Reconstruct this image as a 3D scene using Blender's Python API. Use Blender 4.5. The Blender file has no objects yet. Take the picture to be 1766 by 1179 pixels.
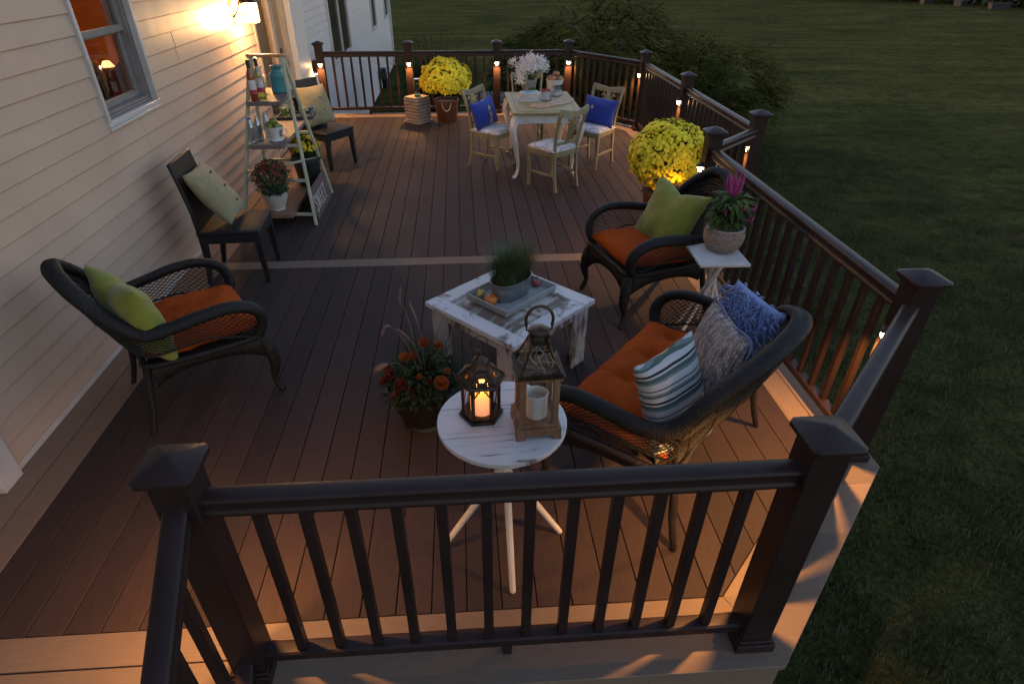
import bpy, math, random
import numpy as np
from mathutils import Vector, Matrix, noise
R = math.radians
PI = math.pi
random.seed(7)
scene = bpy.context.scene
COL = scene.collection
V = Vector


# ------------------------------------------------------------------ mesh builder
class MB:
    def __init__(self):
        self.v = []
        self.f = []
        self.T = Matrix.Identity(4)

    def add(self, vs, fs):
        o = len(self.v)
        T = self.T
        self.v += [tuple(T @ V(p)) for p in vs]
        self.f += [tuple(i + o for i in f) for f in fs]

    def box(self, c, s, rz=0.0, M=None, top=1.0):
        hx, hy, hz = s[0] / 2, s[1] / 2, s[2] / 2
        ca, sa = math.cos(rz), math.sin(rz)
        vs = []
        for z in (-1, 1):
            k = top if z > 0 else 1.0
            for x, y in ((-1, -1), (1, -1), (1, 1), (-1, 1)):
                a, b = x * hx * k, y * hy * k
                p = V((a * ca - b * sa, a * sa + b * ca, z * hz))
                if M is not None:
                    p = M @ p
                vs.append(p + V(c))
        self.add(vs, [(3, 2, 1, 0), (4, 5, 6, 7), (0, 1, 5, 4), (1, 2, 6, 5), (2, 3, 7, 6), (3, 0, 4, 7)])

    def prism(self, poly, z0, z1):
        n = len(poly)
        a = sum(poly[i][0] * poly[(i + 1) % n][1] - poly[(i + 1) % n][0] * poly[i][1] for i in range(n))
        if a < 0:
            poly = poly[::-1]
        vs = [(x, y, z0) for x, y in poly] + [(x, y, z1) for x, y in poly]
        fs = [tuple(range(n))[::-1], tuple(range(n, 2 * n))]
        fs += [(i, (i + 1) % n, n + (i + 1) % n, n + i) for i in range(n)]
        self.add(vs, fs)

    def bar(self, pts, w, h, side=(0, 0, 1)):
        """rectangular section swept along pts; w across, h along `side`"""
        pts = [V(p) for p in pts]
        side = V(side)
        n = len(pts)
        vs = []
        for i, p in enumerate(pts):
            t = (pts[min(i + 1, n - 1)] - pts[max(i - 1, 0)]).normalized()
            a = t.cross(side)
            a = a.normalized() if a.length > 1e-6 else V((1, 0, 0))
            b = a.cross(t).normalized()
            ww = w[i] if isinstance(w, (list, tuple)) else w
            hh = h[i] if isinstance(h, (list, tuple)) else h
            vs += [p - a * ww / 2 - b * hh / 2, p + a * ww / 2 - b * hh / 2, p + a * ww / 2 + b * hh / 2, p - a * ww / 2 + b * hh / 2]
        fs = [(0, 1, 2, 3), tuple(4 * (n - 1) + k for k in (3, 2, 1, 0))]
        for i in range(n - 1):
            for k in range(4):
                fs.append((4 * i + k, 4 * (i + 1) + k, 4 * (i + 1) + (k + 1) % 4, 4 * i + (k + 1) % 4))
        self.add(vs, fs)

    def tube(self, pts, r, n=8, closed=False, wrap=0.0, pitch=40.0, flat=1.0):
        pts = [V(p) for p in pts]
        N = len(pts)
        T = []
        for i in range(N):
            a = pts[(i - 1) % N] if closed else pts[max(i - 1, 0)]
            b = pts[(i + 1) % N] if closed else pts[min(i + 1, N - 1)]
            T.append((b - a).normalized())
        u = T[0].cross(V((0, 0, 1)))
        if u.length < 1e-3:
            u = T[0].cross(V((1, 0, 0)))
        u.normalize()
        vs = []
        s = 0.0
        for i in range(N):
            if i:
                s += (pts[i] - pts[i - 1]).length
                u = (u - T[i] * u.dot(T[i]))
                u.normalize()
            w = T[i].cross(u)
            rr = r[i] if isinstance(r, (list, tuple)) else r
            for k in range(n):
                a = 2 * PI * k / n
                q = rr
                if wrap:
                    q = rr * (1 + wrap * math.sin(a * 2 + s * pitch * 6.283))
                vs.append(pts[i] + u * (math.cos(a) * q * flat) + w * (math.sin(a) * q))
        fs = []
        for i in range(N if closed else N - 1):
            j = (i + 1) % N
            for k in range(n):
                fs.append((i * n + k, i * n + (k + 1) % n, j * n + (k + 1) % n, j * n + k))
        if not closed:
            fs.append(tuple(range(n))[::-1])
            fs.append(tuple((N - 1) * n + k for k in range(n)))
        self.add(vs, fs)

    def lathe(self, prof, n=24, c=(0, 0, 0), M=None, lobes=0, lobe=0.0):
        c = V(c)
        vs = []
        for r, z in prof:
            for k in range(n):
                a = 2 * PI * k / n
                q = max(r, 1e-5) * (1 + lobe * math.cos(lobes * a))
                p = V((math.cos(a) * q, math.sin(a) * q, z))
                if M is not None:
                    p = M @ p
                vs.append(p + c)
        m = len(prof)
        fs = []
        for i in range(m - 1):
            for k in range(n):
                fs.append((i * n + k, i * n + (k + 1) % n, (i + 1) * n + (k + 1) % n, (i + 1) * n + k))
        if prof[0][0] > 1e-4:
            fs.append(tuple(range(n))[::-1])
        if prof[-1][0] > 1e-4:
            fs.append(tuple((m - 1) * n + k for k in range(n)))
        self.add(vs, fs)

    def sphere(self, c, r, n=10, sq=(1, 1, 1)):
        m = max(4, n // 2)
        prof = [(math.sin(PI * i / m), -math.cos(PI * i / m)) for i in range(m + 1)]
        vs = []
        for pr, z in prof:
            for k in range(n):
                a = 2 * PI * k / n
                vs.append((c[0] + r * sq[0] * pr * math.cos(a), c[1] + r * sq[1] * pr * math.sin(a), c[2] + r * sq[2] * z))
        fs = []
        for i in range(m):
            for k in range(n):
                fs.append((i * n + k, i * n + (k + 1) % n, (i + 1) * n + (k + 1) % n, (i + 1) * n + k))
        self.add(vs, fs)

    def leaf(self, p, d, L, W, up=None, bend=0.25):
        """folded pointed leaf: 6 vertices, 4 faces"""
        p = V(p)
        d = V(d).normalized()
        up = V(up) if up is not None else V((0, 0, 1))
        s = d.cross(up)
        if s.length < 1e-3:
            s = d.cross(V((1, 0, 0)))
        s.normalize()
        nn = s.cross(d)
        m = p + d * L * .45 + nn * (L * bend * .4)
        t = p + d * L - nn * (L * bend * .35)
        self.add([p, m + s * W / 2 + nn * W * .12, m, m - s * W / 2 + nn * W * .12, t], [(0, 2, 1), (0, 3, 2), (2, 4, 1), (3, 4, 2)])

    def blade(self, p, d, L, w, droop=0.5, n=4):
        p = V(p)
        d = V(d).normalized()
        h = V((d.x, d.y, 0))
        h = h.normalized() if h.length > 1e-3 else V((1, 0, 0))
        s = V((-h.y, h.x, 0))
        vs = []
        q = p.copy()
        for i in range(n + 1):
            t = i / n
            ww = w * (1 - t * .9) / 2
            vs += [q - s * ww, q + s * ww]
            dd = (d + h * droop * t * 1.6 - V((0, 0, 1)) * droop * t * t * 1.7).normalized()
            q = q + dd * (L / n)
        self.add(vs, [(2 * i, 2 * i + 1, 2 * i + 3, 2 * i + 2) for i in range(n)])

    def flower(self, c, nrm, r, petals=9, rings=2):
        c = V(c)
        nrm = V(nrm).normalized()
        a = nrm.cross(V((0.3, 0.2, 1)))
        a.normalize()
        b = nrm.cross(a)
        vs = [c + nrm * r * .35]
        fs = []
        o = random.random() * 6
        for g in range(rings):
            R0 = r * (1 - .38 * g)
            for k in range(petals):
                t = o + g * .35 + 2 * PI * k / petals
                w = PI / petals * .85
                i = len(vs)
                lift = nrm * (r * (.05 + .28 * g))
                vs += [c + nrm * r * .12 * (1 + g), c + (a * math.cos(t - w) + b * math.sin(t - w)) * R0 * .72 + lift,
                       c + (a * math.cos(t) + b * math.sin(t)) * R0 + lift * .8,
                       c + (a * math.cos(t + w) + b * math.sin(t + w)) * R0 * .72 + lift]
                fs.append((i, i + 1, i + 2, i + 3))
        self.add(vs, fs)

    def petal(self, p, d, L, W, up):
        p, d = V(p), V(d).normalized()
        s = d.cross(V(up))
        s = s.normalized() if s.length > 1e-3 else V((1, 0, 0))
        n = s.cross(d)
        pts = [p, p + d * L * .35 + s * W * .38, p + d * L * .75 + s * W * .5 + n * W * .10, p + d * L * .98 + s * W * .2 + n * W * .2, p + d * L * .98 - s * W * .2 + n * W * .2, p + d * L * .75 - s * W * .5 + n * W * .10, p + d * L * .35 - s * W * .38]
        c = p + d * L * .6 - n * W * .10
        self.add(pts + [c], [(i, i + 1, 7) for i in range(6)] + [(6, 0, 7)])

    def grid(self, fn, nu, nv, flip=False):
        vs = [fn(i / nu, j / nv) for j in range(nv + 1) for i in range(nu + 1)]
        fs = []
        for j in range(nv):
            for i in range(nu):
                a = j * (nu + 1) + i
                q = (a, a + 1, a + nu + 2, a + nu + 1)
                fs.append(q[::-1] if flip else q)
        self.add(vs, fs)

    def build(self, name, mat, parent=None, bevel=0.0, smooth=40, loc=None, seg=2, solid=0.0):
        me = bpy.data.meshes.new(name)
        me.from_pydata([tuple(p) for p in self.v], [], self.f)
        me.materials.append(mat)
        if smooth:
            me.polygons.foreach_set('use_smooth', [True] * len(me.polygons))
            if smooth < 180:
                me.set_sharp_from_angle(angle=R(smooth))
        me.update()
        o = bpy.data.objects.new(name, me)
        COL.objects.link(o)
        if parent is not None:
            o.parent = parent
        if loc is not None:
            o.location = loc
        if solid:
            m = o.modifiers.new('solid', 'SOLIDIFY')
            m.thickness = solid
        if bevel:
            m = o.modifiers.new('bevel', 'BEVEL')
            m.width = bevel
            m.segments = seg
            m.limit_method = 'ANGLE'
            m.angle_limit = R(40)
            m.harden_normals = False
        return o


def crom(pts, per=8, closed=False):
    """Catmull-Rom through pts"""
    P = [V(p) for p in pts]
    n = len(P)
    out = []
    rng = n if closed else n - 1
    for i in range(rng):
        p0 = P[(i - 1) % n] if closed else P[max(i - 1, 0)]
        p1 = P[i]
        p2 = P[(i + 1) % n]
        p3 = P[(i + 2) % n] if closed else P[min(i + 2, n - 1)]
        for k in range(per):
            t = k / per
            out.append(.5 * ((2 * p1) + (p2 - p0) * t + (2 * p0 - 5 * p1 + 4 * p2 - p3) * t * t + (3 * p1 - p0 - 3 * p2 + p3) * t ** 3))
    if not closed:
        out.append(P[-1])
    return out


def resample(pts, step):
    pts = [V(p) for p in pts]
    L = [0]
    for a, b in zip(pts, pts[1:]):
        L.append(L[-1] + (b - a).length)
    n = max(2, int(L[-1] / step))
    out = []
    j = 0
    for i in range(n + 1):
        s = L[-1] * i / n
        while j < len(L) - 2 and L[j + 1] < s:
            j += 1
        t = (s - L[j]) / max(1e-9, L[j + 1] - L[j])
        out.append(pts[j].lerp(pts[j + 1], min(1, max(0, t))))
    return out


def setp(o, label=None, cat=None, group=None, kind=None):
    if label:
        o['label'] = label
    if cat:
        o['category'] = cat
    if group:
        o['group'] = group
    if kind:
        o['kind'] = kind
    return o


def thing(name, label, cat, loc=(0, 0, 0), rz=0.0, group=None):
    o = bpy.data.objects.new(name, None)
    o.empty_display_size = .1
    COL.objects.link(o)
    o.location = loc
    o.rotation_euler = (0, 0, rz)
    return setp(o, label, cat, group)


def copy_tree(o, parent=None):
    c = o.copy()
    COL.objects.link(c)
    c.parent = parent
    for ch in list(o.children):
        copy_tree(ch, c)
    return c


def dup(o, loc, rz, label, group=None):
    c = copy_tree(o)
    c.location = loc
    c.rotation_euler = (0, 0, rz)
    c['label'] = label
    if group:
        c['group'] = group
    return c


def orient(yaw, tilt, roll=0.0):
    """plane facing along yaw, leaning back by tilt, rolled about its normal"""
    y = V((-math.sin(yaw), math.cos(yaw), 0))
    f = V((math.cos(yaw), math.sin(yaw), 0))
    up = f * -math.sin(tilt) + V((0, 0, math.cos(tilt)))
    nn = y.cross(up)
    M = Matrix((y, up, nn)).transposed()
    return (M @ Matrix.Rotation(roll, 3, 'Z')).to_euler()


# ------------------------------------------------------------------ materials
def new_mat(name):
    m = bpy.data.materials.new(name)
    m.use_nodes = True
    nt = m.node_tree
    return m, nt, nt.nodes['Principled BSDF']


def rgba(c):
    return (c[0], c[1], c[2], 1.0)


def coords(nt, scale=(1, 1, 1), rot=(0, 0, 0), which='Object'):
    tc = nt.nodes.new('ShaderNodeTexCoord')
    mp = nt.nodes.new('ShaderNodeMapping')
    mp.inputs['Scale'].default_value = scale
    mp.inputs['Rotation'].default_value = rot
    nt.links.new(tc.outputs[which], mp.inputs['Vector'])
    return mp.outputs['Vector']


def noise_tex(nt, vec, scale, detail=4, rough=.6, dist=0.0):
    n = nt.nodes.new('ShaderNodeTexNoise')
    n.inputs['Scale'].default_value = scale
    n.inputs['Detail'].default_value = detail
    n.inputs['Roughness'].default_value = rough
    n.inputs['Distortion'].default_value = dist
    nt.links.new(vec, n.inputs['Vector'])
    return n.outputs['Fac']


def ramp(nt, fac, stops, interp='LINEAR'):
    r = nt.nodes.new('ShaderNodeValToRGB')
    r.color_ramp.interpolation = interp
    e = r.color_ramp.elements
    while len(e) < len(stops):
        e.new(.5)
    for i, (p, c) in enumerate(stops):
        e[i].position = p
        e[i].color = rgba(c)
    nt.links.new(fac, r.inputs['Fac'])
    return r.outputs['Color']


def mixc(nt, fac, a, b, mode='MIX'):
    m = nt.nodes.new('ShaderNodeMix')
    m.data_type = 'RGBA'
    m.blend_type = mode
    for sock, val in ((m.inputs[0], fac), (m.inputs[6], a), (m.inputs[7], b)):
        if hasattr(val, 'is_linked'):
            nt.links.new(val, sock)
        else:
            sock.default_value = val if isinstance(val, float) else rgba(val)
    return m.outputs[2]


def bump(nt, b, height, strength=.3, dist=.01):
    n = nt.nodes.new('ShaderNodeBump')
    n.inputs['Strength'].default_value = strength
    n.inputs['Distance'].default_value = dist
    nt.links.new(height, n.inputs['Height'])
    nt.links.new(n.outputs['Normal'], b.inputs['Normal'])
    return n


def simple(name, c1, c2=None, rough=.6, ns=8.0, st=(1, 1, 1), lo=.35, hi=.65, bmp=0.0, bd=.004, bs=None, metal=0.0, spec=.5, sheen=0.0, rvar=.1, detail=5, coat=0.0):
    m, nt, b = new_mat(name)
    vec = coords(nt, st)
    f = noise_tex(nt, vec, ns, detail)
    if c2 is not None:
        nt.links.new(ramp(nt, f, [(lo, c1), (hi, c2)]), b.inputs['Base Color'])
    else:
        b.inputs['Base Color'].default_value = rgba(c1)
    mr = nt.nodes.new('ShaderNodeMapRange')
    mr.inputs['To Min'].default_value = max(0, rough - rvar)
    mr.inputs['To Max'].default_value = min(1, rough + rvar)
    nt.links.new(f, mr.inputs['Value'])
    nt.links.new(mr.outputs['Result'], b.inputs['Roughness'])
    b.inputs['Metallic'].default_value = metal
    b.inputs['Specular IOR Level'].default_value = spec
    b.inputs['Sheen Weight'].default_value = sheen
    b.inputs['Coat Weight'].default_value = coat
    if bmp:
        g = noise_tex(nt, vec, bs or ns * 4, 3)
        bump(nt, b, g, bmp, bd)
    return m


def glass(name, col=(1, 1, 1), rough=.02, alpha_mix=.0):
    """thin clear glass: mostly see-through with a sharp reflection"""
    m, nt, b = new_mat(name)
    out = nt.nodes['Material Output']
    tr = nt.nodes.new('ShaderNodeBsdfTransparent')
    tr.inputs['Color'].default_value = rgba(col)
    gl = nt.nodes.new('ShaderNodeBsdfGlossy')
    gl.inputs['Roughness'].default_value = rough
    fr = nt.nodes.new('ShaderNodeLayerWeight')
    fr.inputs['Blend'].default_value = .5
    pw = nt.nodes.new('ShaderNodeMath')
    pw.operation = 'POWER'
    pw.inputs[1].default_value = 4
    nt.links.new(fr.outputs['Facing'], pw.inputs[0])
    ad = nt.nodes.new('ShaderNodeMath')
    ad.operation = 'ADD'
    ad.inputs[1].default_value = .035 + alpha_mix
    ad.use_clamp = True
    nt.links.new(pw.outputs[0], ad.inputs[0])
    mx = nt.nodes.new('ShaderNodeMixShader')
    nt.links.new(ad.outputs[0], mx.inputs[0])
    nt.links.new(tr.outputs[0], mx.inputs[1])
    nt.links.new(gl.outputs[0], mx.inputs[2])
    nt.links.new(mx.outputs[0], out.inputs['Surface'])
    return m


def emit(name, col, strength):
    m, nt, b = new_mat(name)
    b.inputs['Base Color'].default_value = rgba(col)
    b.inputs['Emission Color'].default_value = rgba(col)
    b.inputs['Emission Strength'].default_value = strength
    return m


MAT = {}
P = .145                                   # deck board pitch


def deck_mat(name, c1, c2, axis=0):
    m, nt, b = new_mat(name)
    tc = nt.nodes.new('ShaderNodeTexCoord')
    sp = nt.nodes.new('ShaderNodeSeparateXYZ')
    nt.links.new(tc.outputs['Object'], sp.inputs[0])
    dv = nt.nodes.new('ShaderNodeMath')
    dv.operation = 'DIVIDE'
    dv.inputs[1].default_value = P
    nt.links.new(sp.outputs[axis], dv.inputs[0])
    fl = nt.nodes.new('ShaderNodeMath')
    fl.operation = 'FLOOR'
    nt.links.new(dv.outputs[0], fl.inputs[0])
    wn = nt.nodes.new('ShaderNodeTexWhiteNoise')
    wn.noise_dimensions = '1D'
    nt.links.new(fl.outputs[0], wn.inputs['W'])
    st = (24, 1.2, 24) if axis == 0 else (1.2, 24, 24)
    vec = coords(nt, st)
    g = noise_tex(nt, vec, 6, 6, .65)
    base = ramp(nt, g, [(.3, c1), (.72, c2)])
    k = ramp(nt, wn.outputs['Value'], [(0, (.80, .80, .80)), (1, (1.16, 1.12, 1.1))])
    col = mixc(nt, 1.0, base, k, 'MULTIPLY')
    d = noise_tex(nt, coords(nt, (1, 1, 1)), 1.4, 5, .6)
    col = mixc(nt, 1.0, col, ramp(nt, d, [(.3, (.86, .86, .87)), (.7, (1.06, 1.05, 1.04))]), 'MULTIPLY')
    nt.links.new(col, b.inputs['Base Color'])
    b.inputs['Specular IOR Level'].default_value = .28
    nt.links.new(ramp(nt, d, [(.3, (.66,) * 3), (.7, (.84,) * 3)]), b.inputs['Roughness'])
    bump(nt, b, g, .35, .002)
    return m


MAT['deck'] = deck_mat('brown_composite_board', (.030, .0185, .0158), (.048, .0295, .025))
MAT['pale'] = deck_mat('pale_composite_board', (.168, .120, .086), (.215, .156, .112), 1)
MAT['pale_x'] = deck_mat('pale_composite_board_side', (.168, .120, .086), (.215, .156, .112), 0)
MAT['rail'] = simple('dark_brown_rail', (.020, .011, .010), (.028, .016, .014), rough=.40, ns=3, st=(1, 1, 1), rvar=.08, spec=.2, bmp=.05, bs=60)
MAT['siding'] = simple('cream_vinyl_warm_lit', (.44, .315, .235), (.50, .365, .275), rough=.42, ns=1.6, lo=.3, hi=.7, bmp=.30, bd=.03, bs=1.9, spec=.45)  # warm fill light on the near wall is mixed into the cream
MAT['trim'] = simple('white_trim', (.42, .39, .365), (.50, .47, .44), rough=.4, ns=5, bmp=.05, bs=40)
MAT['shade_grey'] = simple('grey_window_frame', (.17, .15, .14), (.22, .195, .18), rough=.5, ns=8)
MAT['wicker'] = simple('dark_wicker', (.0065, .0052, .0045), (.018, .0145, .0125), rough=.55, ns=60, bmp=.9, bd=.005, bs=130, spec=.28)
MAT['wicker2'] = simple('brown_wicker_underside', (.020, .014, .011), (.05, .033, .022), rough=.5, ns=60, bmp=.8, bd=.004, bs=160)
MAT['orange'] = simple('orange_cushion_cloth', (.27, .041, .005), (.36, .062, .007), rough=.9, ns=5, bmp=.35, bd=.003, bs=240, spec=.1)
MAT['sage'] = simple('sage_chair_paint', (.20, .172, .092), (.26, .225, .125), rough=.5, ns=9, bmp=.15, bs=60)
MAT['sage_pale'] = simple('pale_green_ladder_paint', (.33, .32, .21), (.43, .41, .29), rough=.55, ns=14, lo=.3, hi=.7, bmp=.2, bs=70)
MAT['white_paint'] = simple('white_furniture_paint', (.50, .475, .44), (.60, .57, .53), rough=.45, ns=9, bmp=.1, bs=50)
MAT['black_metal'] = simple('black_metal', (.015, .014, .014), (.03, .027, .025), rough=.45, ns=20, metal=.6)
MAT['bronze'] = simple('aged_bronze', (.035, .022, .014), (.09, .055, .032), rough=.42, ns=25, metal=.75, bmp=.3, bs=90)
MAT['foliage'] = simple('mum_foliage', (.018, .036, .008), (.045, .075, .015), rough=.7, ns=12, spec=.15)
MAT['siding_far'] = simple('pale_grey_vinyl_siding', (.50, .46, .45), (.56, .52, .50), rough=.45, ns=1.6, lo=.3, hi=.7, bmp=.10, bd=.003, bs=22, spec=.4)  # whiter siding of the far wall, no warm light in its colour
MAT['yellow'] = simple('yellow_petals', (.68, .47, .006), (.96, .83, .03), rough=.7, ns=26, lo=.30, hi=.60)
MAT['soil'] = simple('potting_soil', (.015, .010, .007), (.04, .028, .02), rough=.95, ns=40, bmp=1, bs=90)
MAT['galv'] = simple('galvanised_metal', (.22, .23, .24), (.36, .37, .38), rough=.38, ns=18, metal=.7, bmp=.1, bs=30)
MAT['clear'] = glass('clear_glass')

# ------------------------------------------------------------------ camera, sky, sun
cam = bpy.data.objects.new('camera', bpy.data.cameras.new('camera'))
COL.objects.link(cam)
scene.camera = cam
yaw, pitch = R(3.704), R(34.44)
fwd = V((math.sin(yaw) * math.cos(pitch), math.cos(yaw) * math.cos(pitch), -math.sin(pitch)))
rgt = V((math.cos(yaw), -math.sin(yaw), 0))
upv = rgt.cross(fwd)
cam.matrix_world = Matrix.Translation((1.788, -1.440, 2.222)) @ Matrix((rgt, upv, -fwd)).transposed().to_4x4()
cam.data.sensor_width = 36
cam.data.lens = 21.0
cam.data.shift_x = .01014
cam.data.shift_y = .01848
cam.data.clip_end = 600
cam.data.clip_start = .05

SUN_EL, SUN_AZ = R(5), R(-60)
world = bpy.data.worlds.new("World")
scene.world = world
world.use_nodes = True
wn_ = world.node_tree
sky = wn_.nodes.new('ShaderNodeTexSky')
sky.sky_type = 'NISHITA'
sky.sun_disc = False
sky.sun_elevation = SUN_EL
sky.sun_rotation = SUN_AZ
sky.ozone_density = 2.0
sky.dust_density = 1.5
tint = mixc(wn_, 1.0, sky.outputs[0], (1.20, .92, .90), 'MULTIPLY')
wn_.links.new(tint, wn_.nodes['Background'].inputs['Color'])
wn_.nodes['Background'].inputs['Strength'].default_value = .125
sun = bpy.data.objects.new('sun', bpy.data.lights.new('sun', 'SUN'))
COL.objects.link(sun)
sun.data.energy = .04
sun.data.angle = R(12)
sun.data.color = (1.0, .72, .62)
sd = V((math.sin(SUN_AZ) * math.cos(R(14)), math.cos(SUN_AZ) * math.cos(R(14)), math.sin(R(14))))
sun.rotation_euler = sd.to_track_quat('Z', 'Y').to_euler()
scene.view_settings.view_transform = 'Standard'
scene.view_settings.look = 'None'
scene.view_settings.exposure = 2.55
scene.view_settings.gamma = 1.0

WARM = (1.0, .46, .13)


def spot(name, loc, d, power, size=150, blend=.6, rad=.012, col=WARM, parent=None):
    L = bpy.data.lights.new(name, 'SPOT')
    L.energy = power
    L.color = col
    L.spot_size = R(size)
    L.spot_blend = blend
    L.shadow_soft_size = rad
    o = bpy.data.objects.new(name, L)
    COL.objects.link(o)
    o.location = loc
    o.rotation_euler = V(d).to_track_quat('-Z', 'Y').to_euler()
    if parent:
        o.parent = parent
    return o


# ------------------------------------------------------------------ ground
GZ = -1.2


def lawn_mat():
    m, nt, b = new_mat('lawn_turf')
    vec = coords(nt)
    a = noise_tex(nt, vec, .35, 6, .62)
    f = noise_tex(nt, vec, 26, 6, .75)
    g = noise_tex(nt, coords(nt, (.12, 1.0, 1), rot=(0, 0, R(-24))), 1.3, 5, .6)
    base = ramp(nt, a, [(.3, (.030, .036, .015)), (.55, (.045, .050, .019)), (.78, (.064, .062, .027))])
    fine = ramp(nt, f, [(.28, (.35, .38, .35)), (.5, (1.1, 1.1, 1.1)), (.72, (2.2, 2.0, 1.7))])
    clump = ramp(nt, noise_tex(nt, vec, 3.2, 5, .7, .5), [(.32, (.62, .66, .62)), (.5, (1, 1, 1)), (.68, (1.35, 1.28, 1.15))])
    band = ramp(nt, g, [(.35, (.75, .8, .78)), (.65, (1.25, 1.2, 1.1))])
    c = mixc(nt, 1.0, base, fine, 'MULTIPLY')
    c = mixc(nt, 1.0, c, band, 'MULTIPLY')
    c = mixc(nt, 1.0, c, clump, 'MULTIPLY')
    nt.links.new(c, b.inputs['Base Color'])
    b.inputs['Roughness'].default_value = .95
    b.inputs['Specular IOR Level'].default_value = .0
    bump(nt, b, f, .9, .05)
    return m


def gh(x, y):
    d = max(0, y - 10)
    return GZ + .35 * noise.noise(V((x * .05, y * .05, 0))) * min(1, d / 25) + .00004 * d * d * 0


mb = MB()
n = 90
xs = [-60 + 200 * (i / n) for i in range(n + 1)]
ys = [-14 + 174 * (j / n) ** 1.4 for j in range(n + 1)]
mb.add([(x, y, gh(x, y)) for y in ys for x in xs], [(j * (n + 1) + i, j * (n + 1) + i + 1, (j + 1) * (n + 1) + i + 1, (j + 1) * (n + 1) + i) for j in range(n) for i in range(n)])
setp(mb.build('lawn', lawn_mat(), smooth=180), kind='structure')

# short grass growing on the lawn beside the deck
rng = np.random.default_rng(3)
N = 130000
gx = 2.6 + 7.5 * rng.random(N)
gy = -2.0 + 13 * rng.random(N) ** 1.25
keep = (gx - gy > 2.95) | ((gx > 4.0) & (gy < 3.5)) | (gx > 4.65)
gx, gy = gx[keep], gy[keep]
N = len(gx)
ang = rng.random(N) * 6.283
h = (.018 + .05 * rng.random(N) ** 1.8) * (.55 + .9 * np.sin(gx * 1.7 + np.sin(gy * 1.1) * 2) ** 2)
w = .0035 + .004 * rng.random(N)
ca, sa = np.cos(ang), np.sin(ang)
ln = .03 * rng.random(N)
co = np.empty((N, 3, 3), np.float32)
co[:, 0] = np.stack([gx - ca * w, gy - sa * w, np.full(N, GZ - .004)], 1)
co[:, 1] = np.stack([gx + ca * w, gy + sa * w, np.full(N, GZ - .004)], 1)
co[:, 2] = np.stack([gx - sa * ln, gy + ca * ln, GZ + h], 1)
me = bpy.data.meshes.new('grass')
me.vertices.add(3 * N)
me.vertices.foreach_set('co', co.ravel())
me.loops.add(3 * N)
me.loops.foreach_set('vertex_index', np.arange(3 * N, dtype=np.int32))
me.polygons.add(N)
me.polygons.foreach_set('loop_start', np.arange(0, 3 * N, 3, dtype=np.int32))
me.update(calc_edges=True)
me.materials.append(simple('grass_blades', (.052, .055, .026), (.105, .092, .052), rough=.9, ns=3.2, spec=.0))
o = bpy.data.objects.new('grass', me)
COL.objects.link(o)
setp(o, 'short dark lawn grass growing beside the deck', 'grass', kind='stuff')

# ------------------------------------------------------------------ deck
OUT = [(-.57, -.29), (2.93, -.29), (3.895, .70), (3.895, 3.33), (4.535, 3.93), (4.535, 7.86), (3.60, 9.185), (-.57, 9.185)]


def offset(poly, d):
    n = len(poly)
    res = []
    for i in range(n):
        a, b, c = V(poly[i - 1]).to_2d(), V(poly[i]).to_2d(), V(poly[(i + 1) % n]).to_2d()
        u, w = (b - a).normalized(), (c - b).normalized()
        n1, n2 = V((-u.y, u.x)).to_2d(), V((-w.y, w.x)).to_2d()
        k = (n1 + n2)
        k = k / max(1e-6, (1 + n1.dot(n2)))
        q = b + k * d
        res.append((q.x, q.y))
    return res


def clip(poly, ax, val, keep_greater):
    out = []
    n = len(poly)
    for i in range(n):
        a, b = poly[i], poly[(i + 1) % n]
        ia = (a[ax] >= val) == keep_greater
        ib = (b[ax] >= val) == keep_greater
        if ia:
            out.append(a)
        if ia != ib:
            t = (val - a[ax]) / (b[ax] - a[ax])
            out.append((a[0] + t * (b[0] - a[0]), a[1] + t * (b[1] - a[1])))
    return out


inner = offset(OUT, .2925)
mb = MB()
Y1 = 3.30
nb = 0
for k in range(-3, 40):
    x0, x1 = k * P + .0023, (k + 1) * P - .0023
    a = clip(clip(inner, 0, x0, True), 0, x1, False)
    if len(a) < 3:
        continue
    for lo, hi in ((-9, Y1 - .0028), (Y1 + P + .0028, 99)):
        q = clip(clip(a, 1, lo, True), 1, hi, False)
        if len(q) >= 3:
            mb.prism(q, -.025, 0)
deck = mb.build('deck', MAT['deck'], bevel=.0022, seg=1)
setp(deck, kind='structure')
for nm, d0, d1, sides in (('deck_border', .148, .2895, range(8)), ('deck_edge_board', -.015, .1425, range(8))):
    A, B = offset(OUT, d0), offset(OUT, d1)
    mx, my = MB(), MB()
    for i in sides:
        j = (i + 1) % 8
        dst = my if i in (3, 5, 7, 2, 4) else mx
        if i == 7:
            A = [(-.57 if nm == 'deck_edge_board' else -.57 + .148, p[1]) if abs(p[0] - A[0][0]) < .02 else p for p in A]
        dst.prism([A[i], A[j], B[j], B[i]], -.025, 0.0)
    setp(mx.build(nm, MAT['pale'], bevel=.0025, seg=1), kind='structure')
    setp(my.build(nm + '_side', MAT['pale_x'], bevel=.0025, seg=1), kind='structure')
mb = MB()
q = clip(clip(inner, 1, Y1, True), 1, Y1 + P, False)
mb.prism(q, -.025, .0)
setp(mb.build('deck_divider_board', MAT['pale'], bevel=.0025, seg=1), kind='structure')
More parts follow.
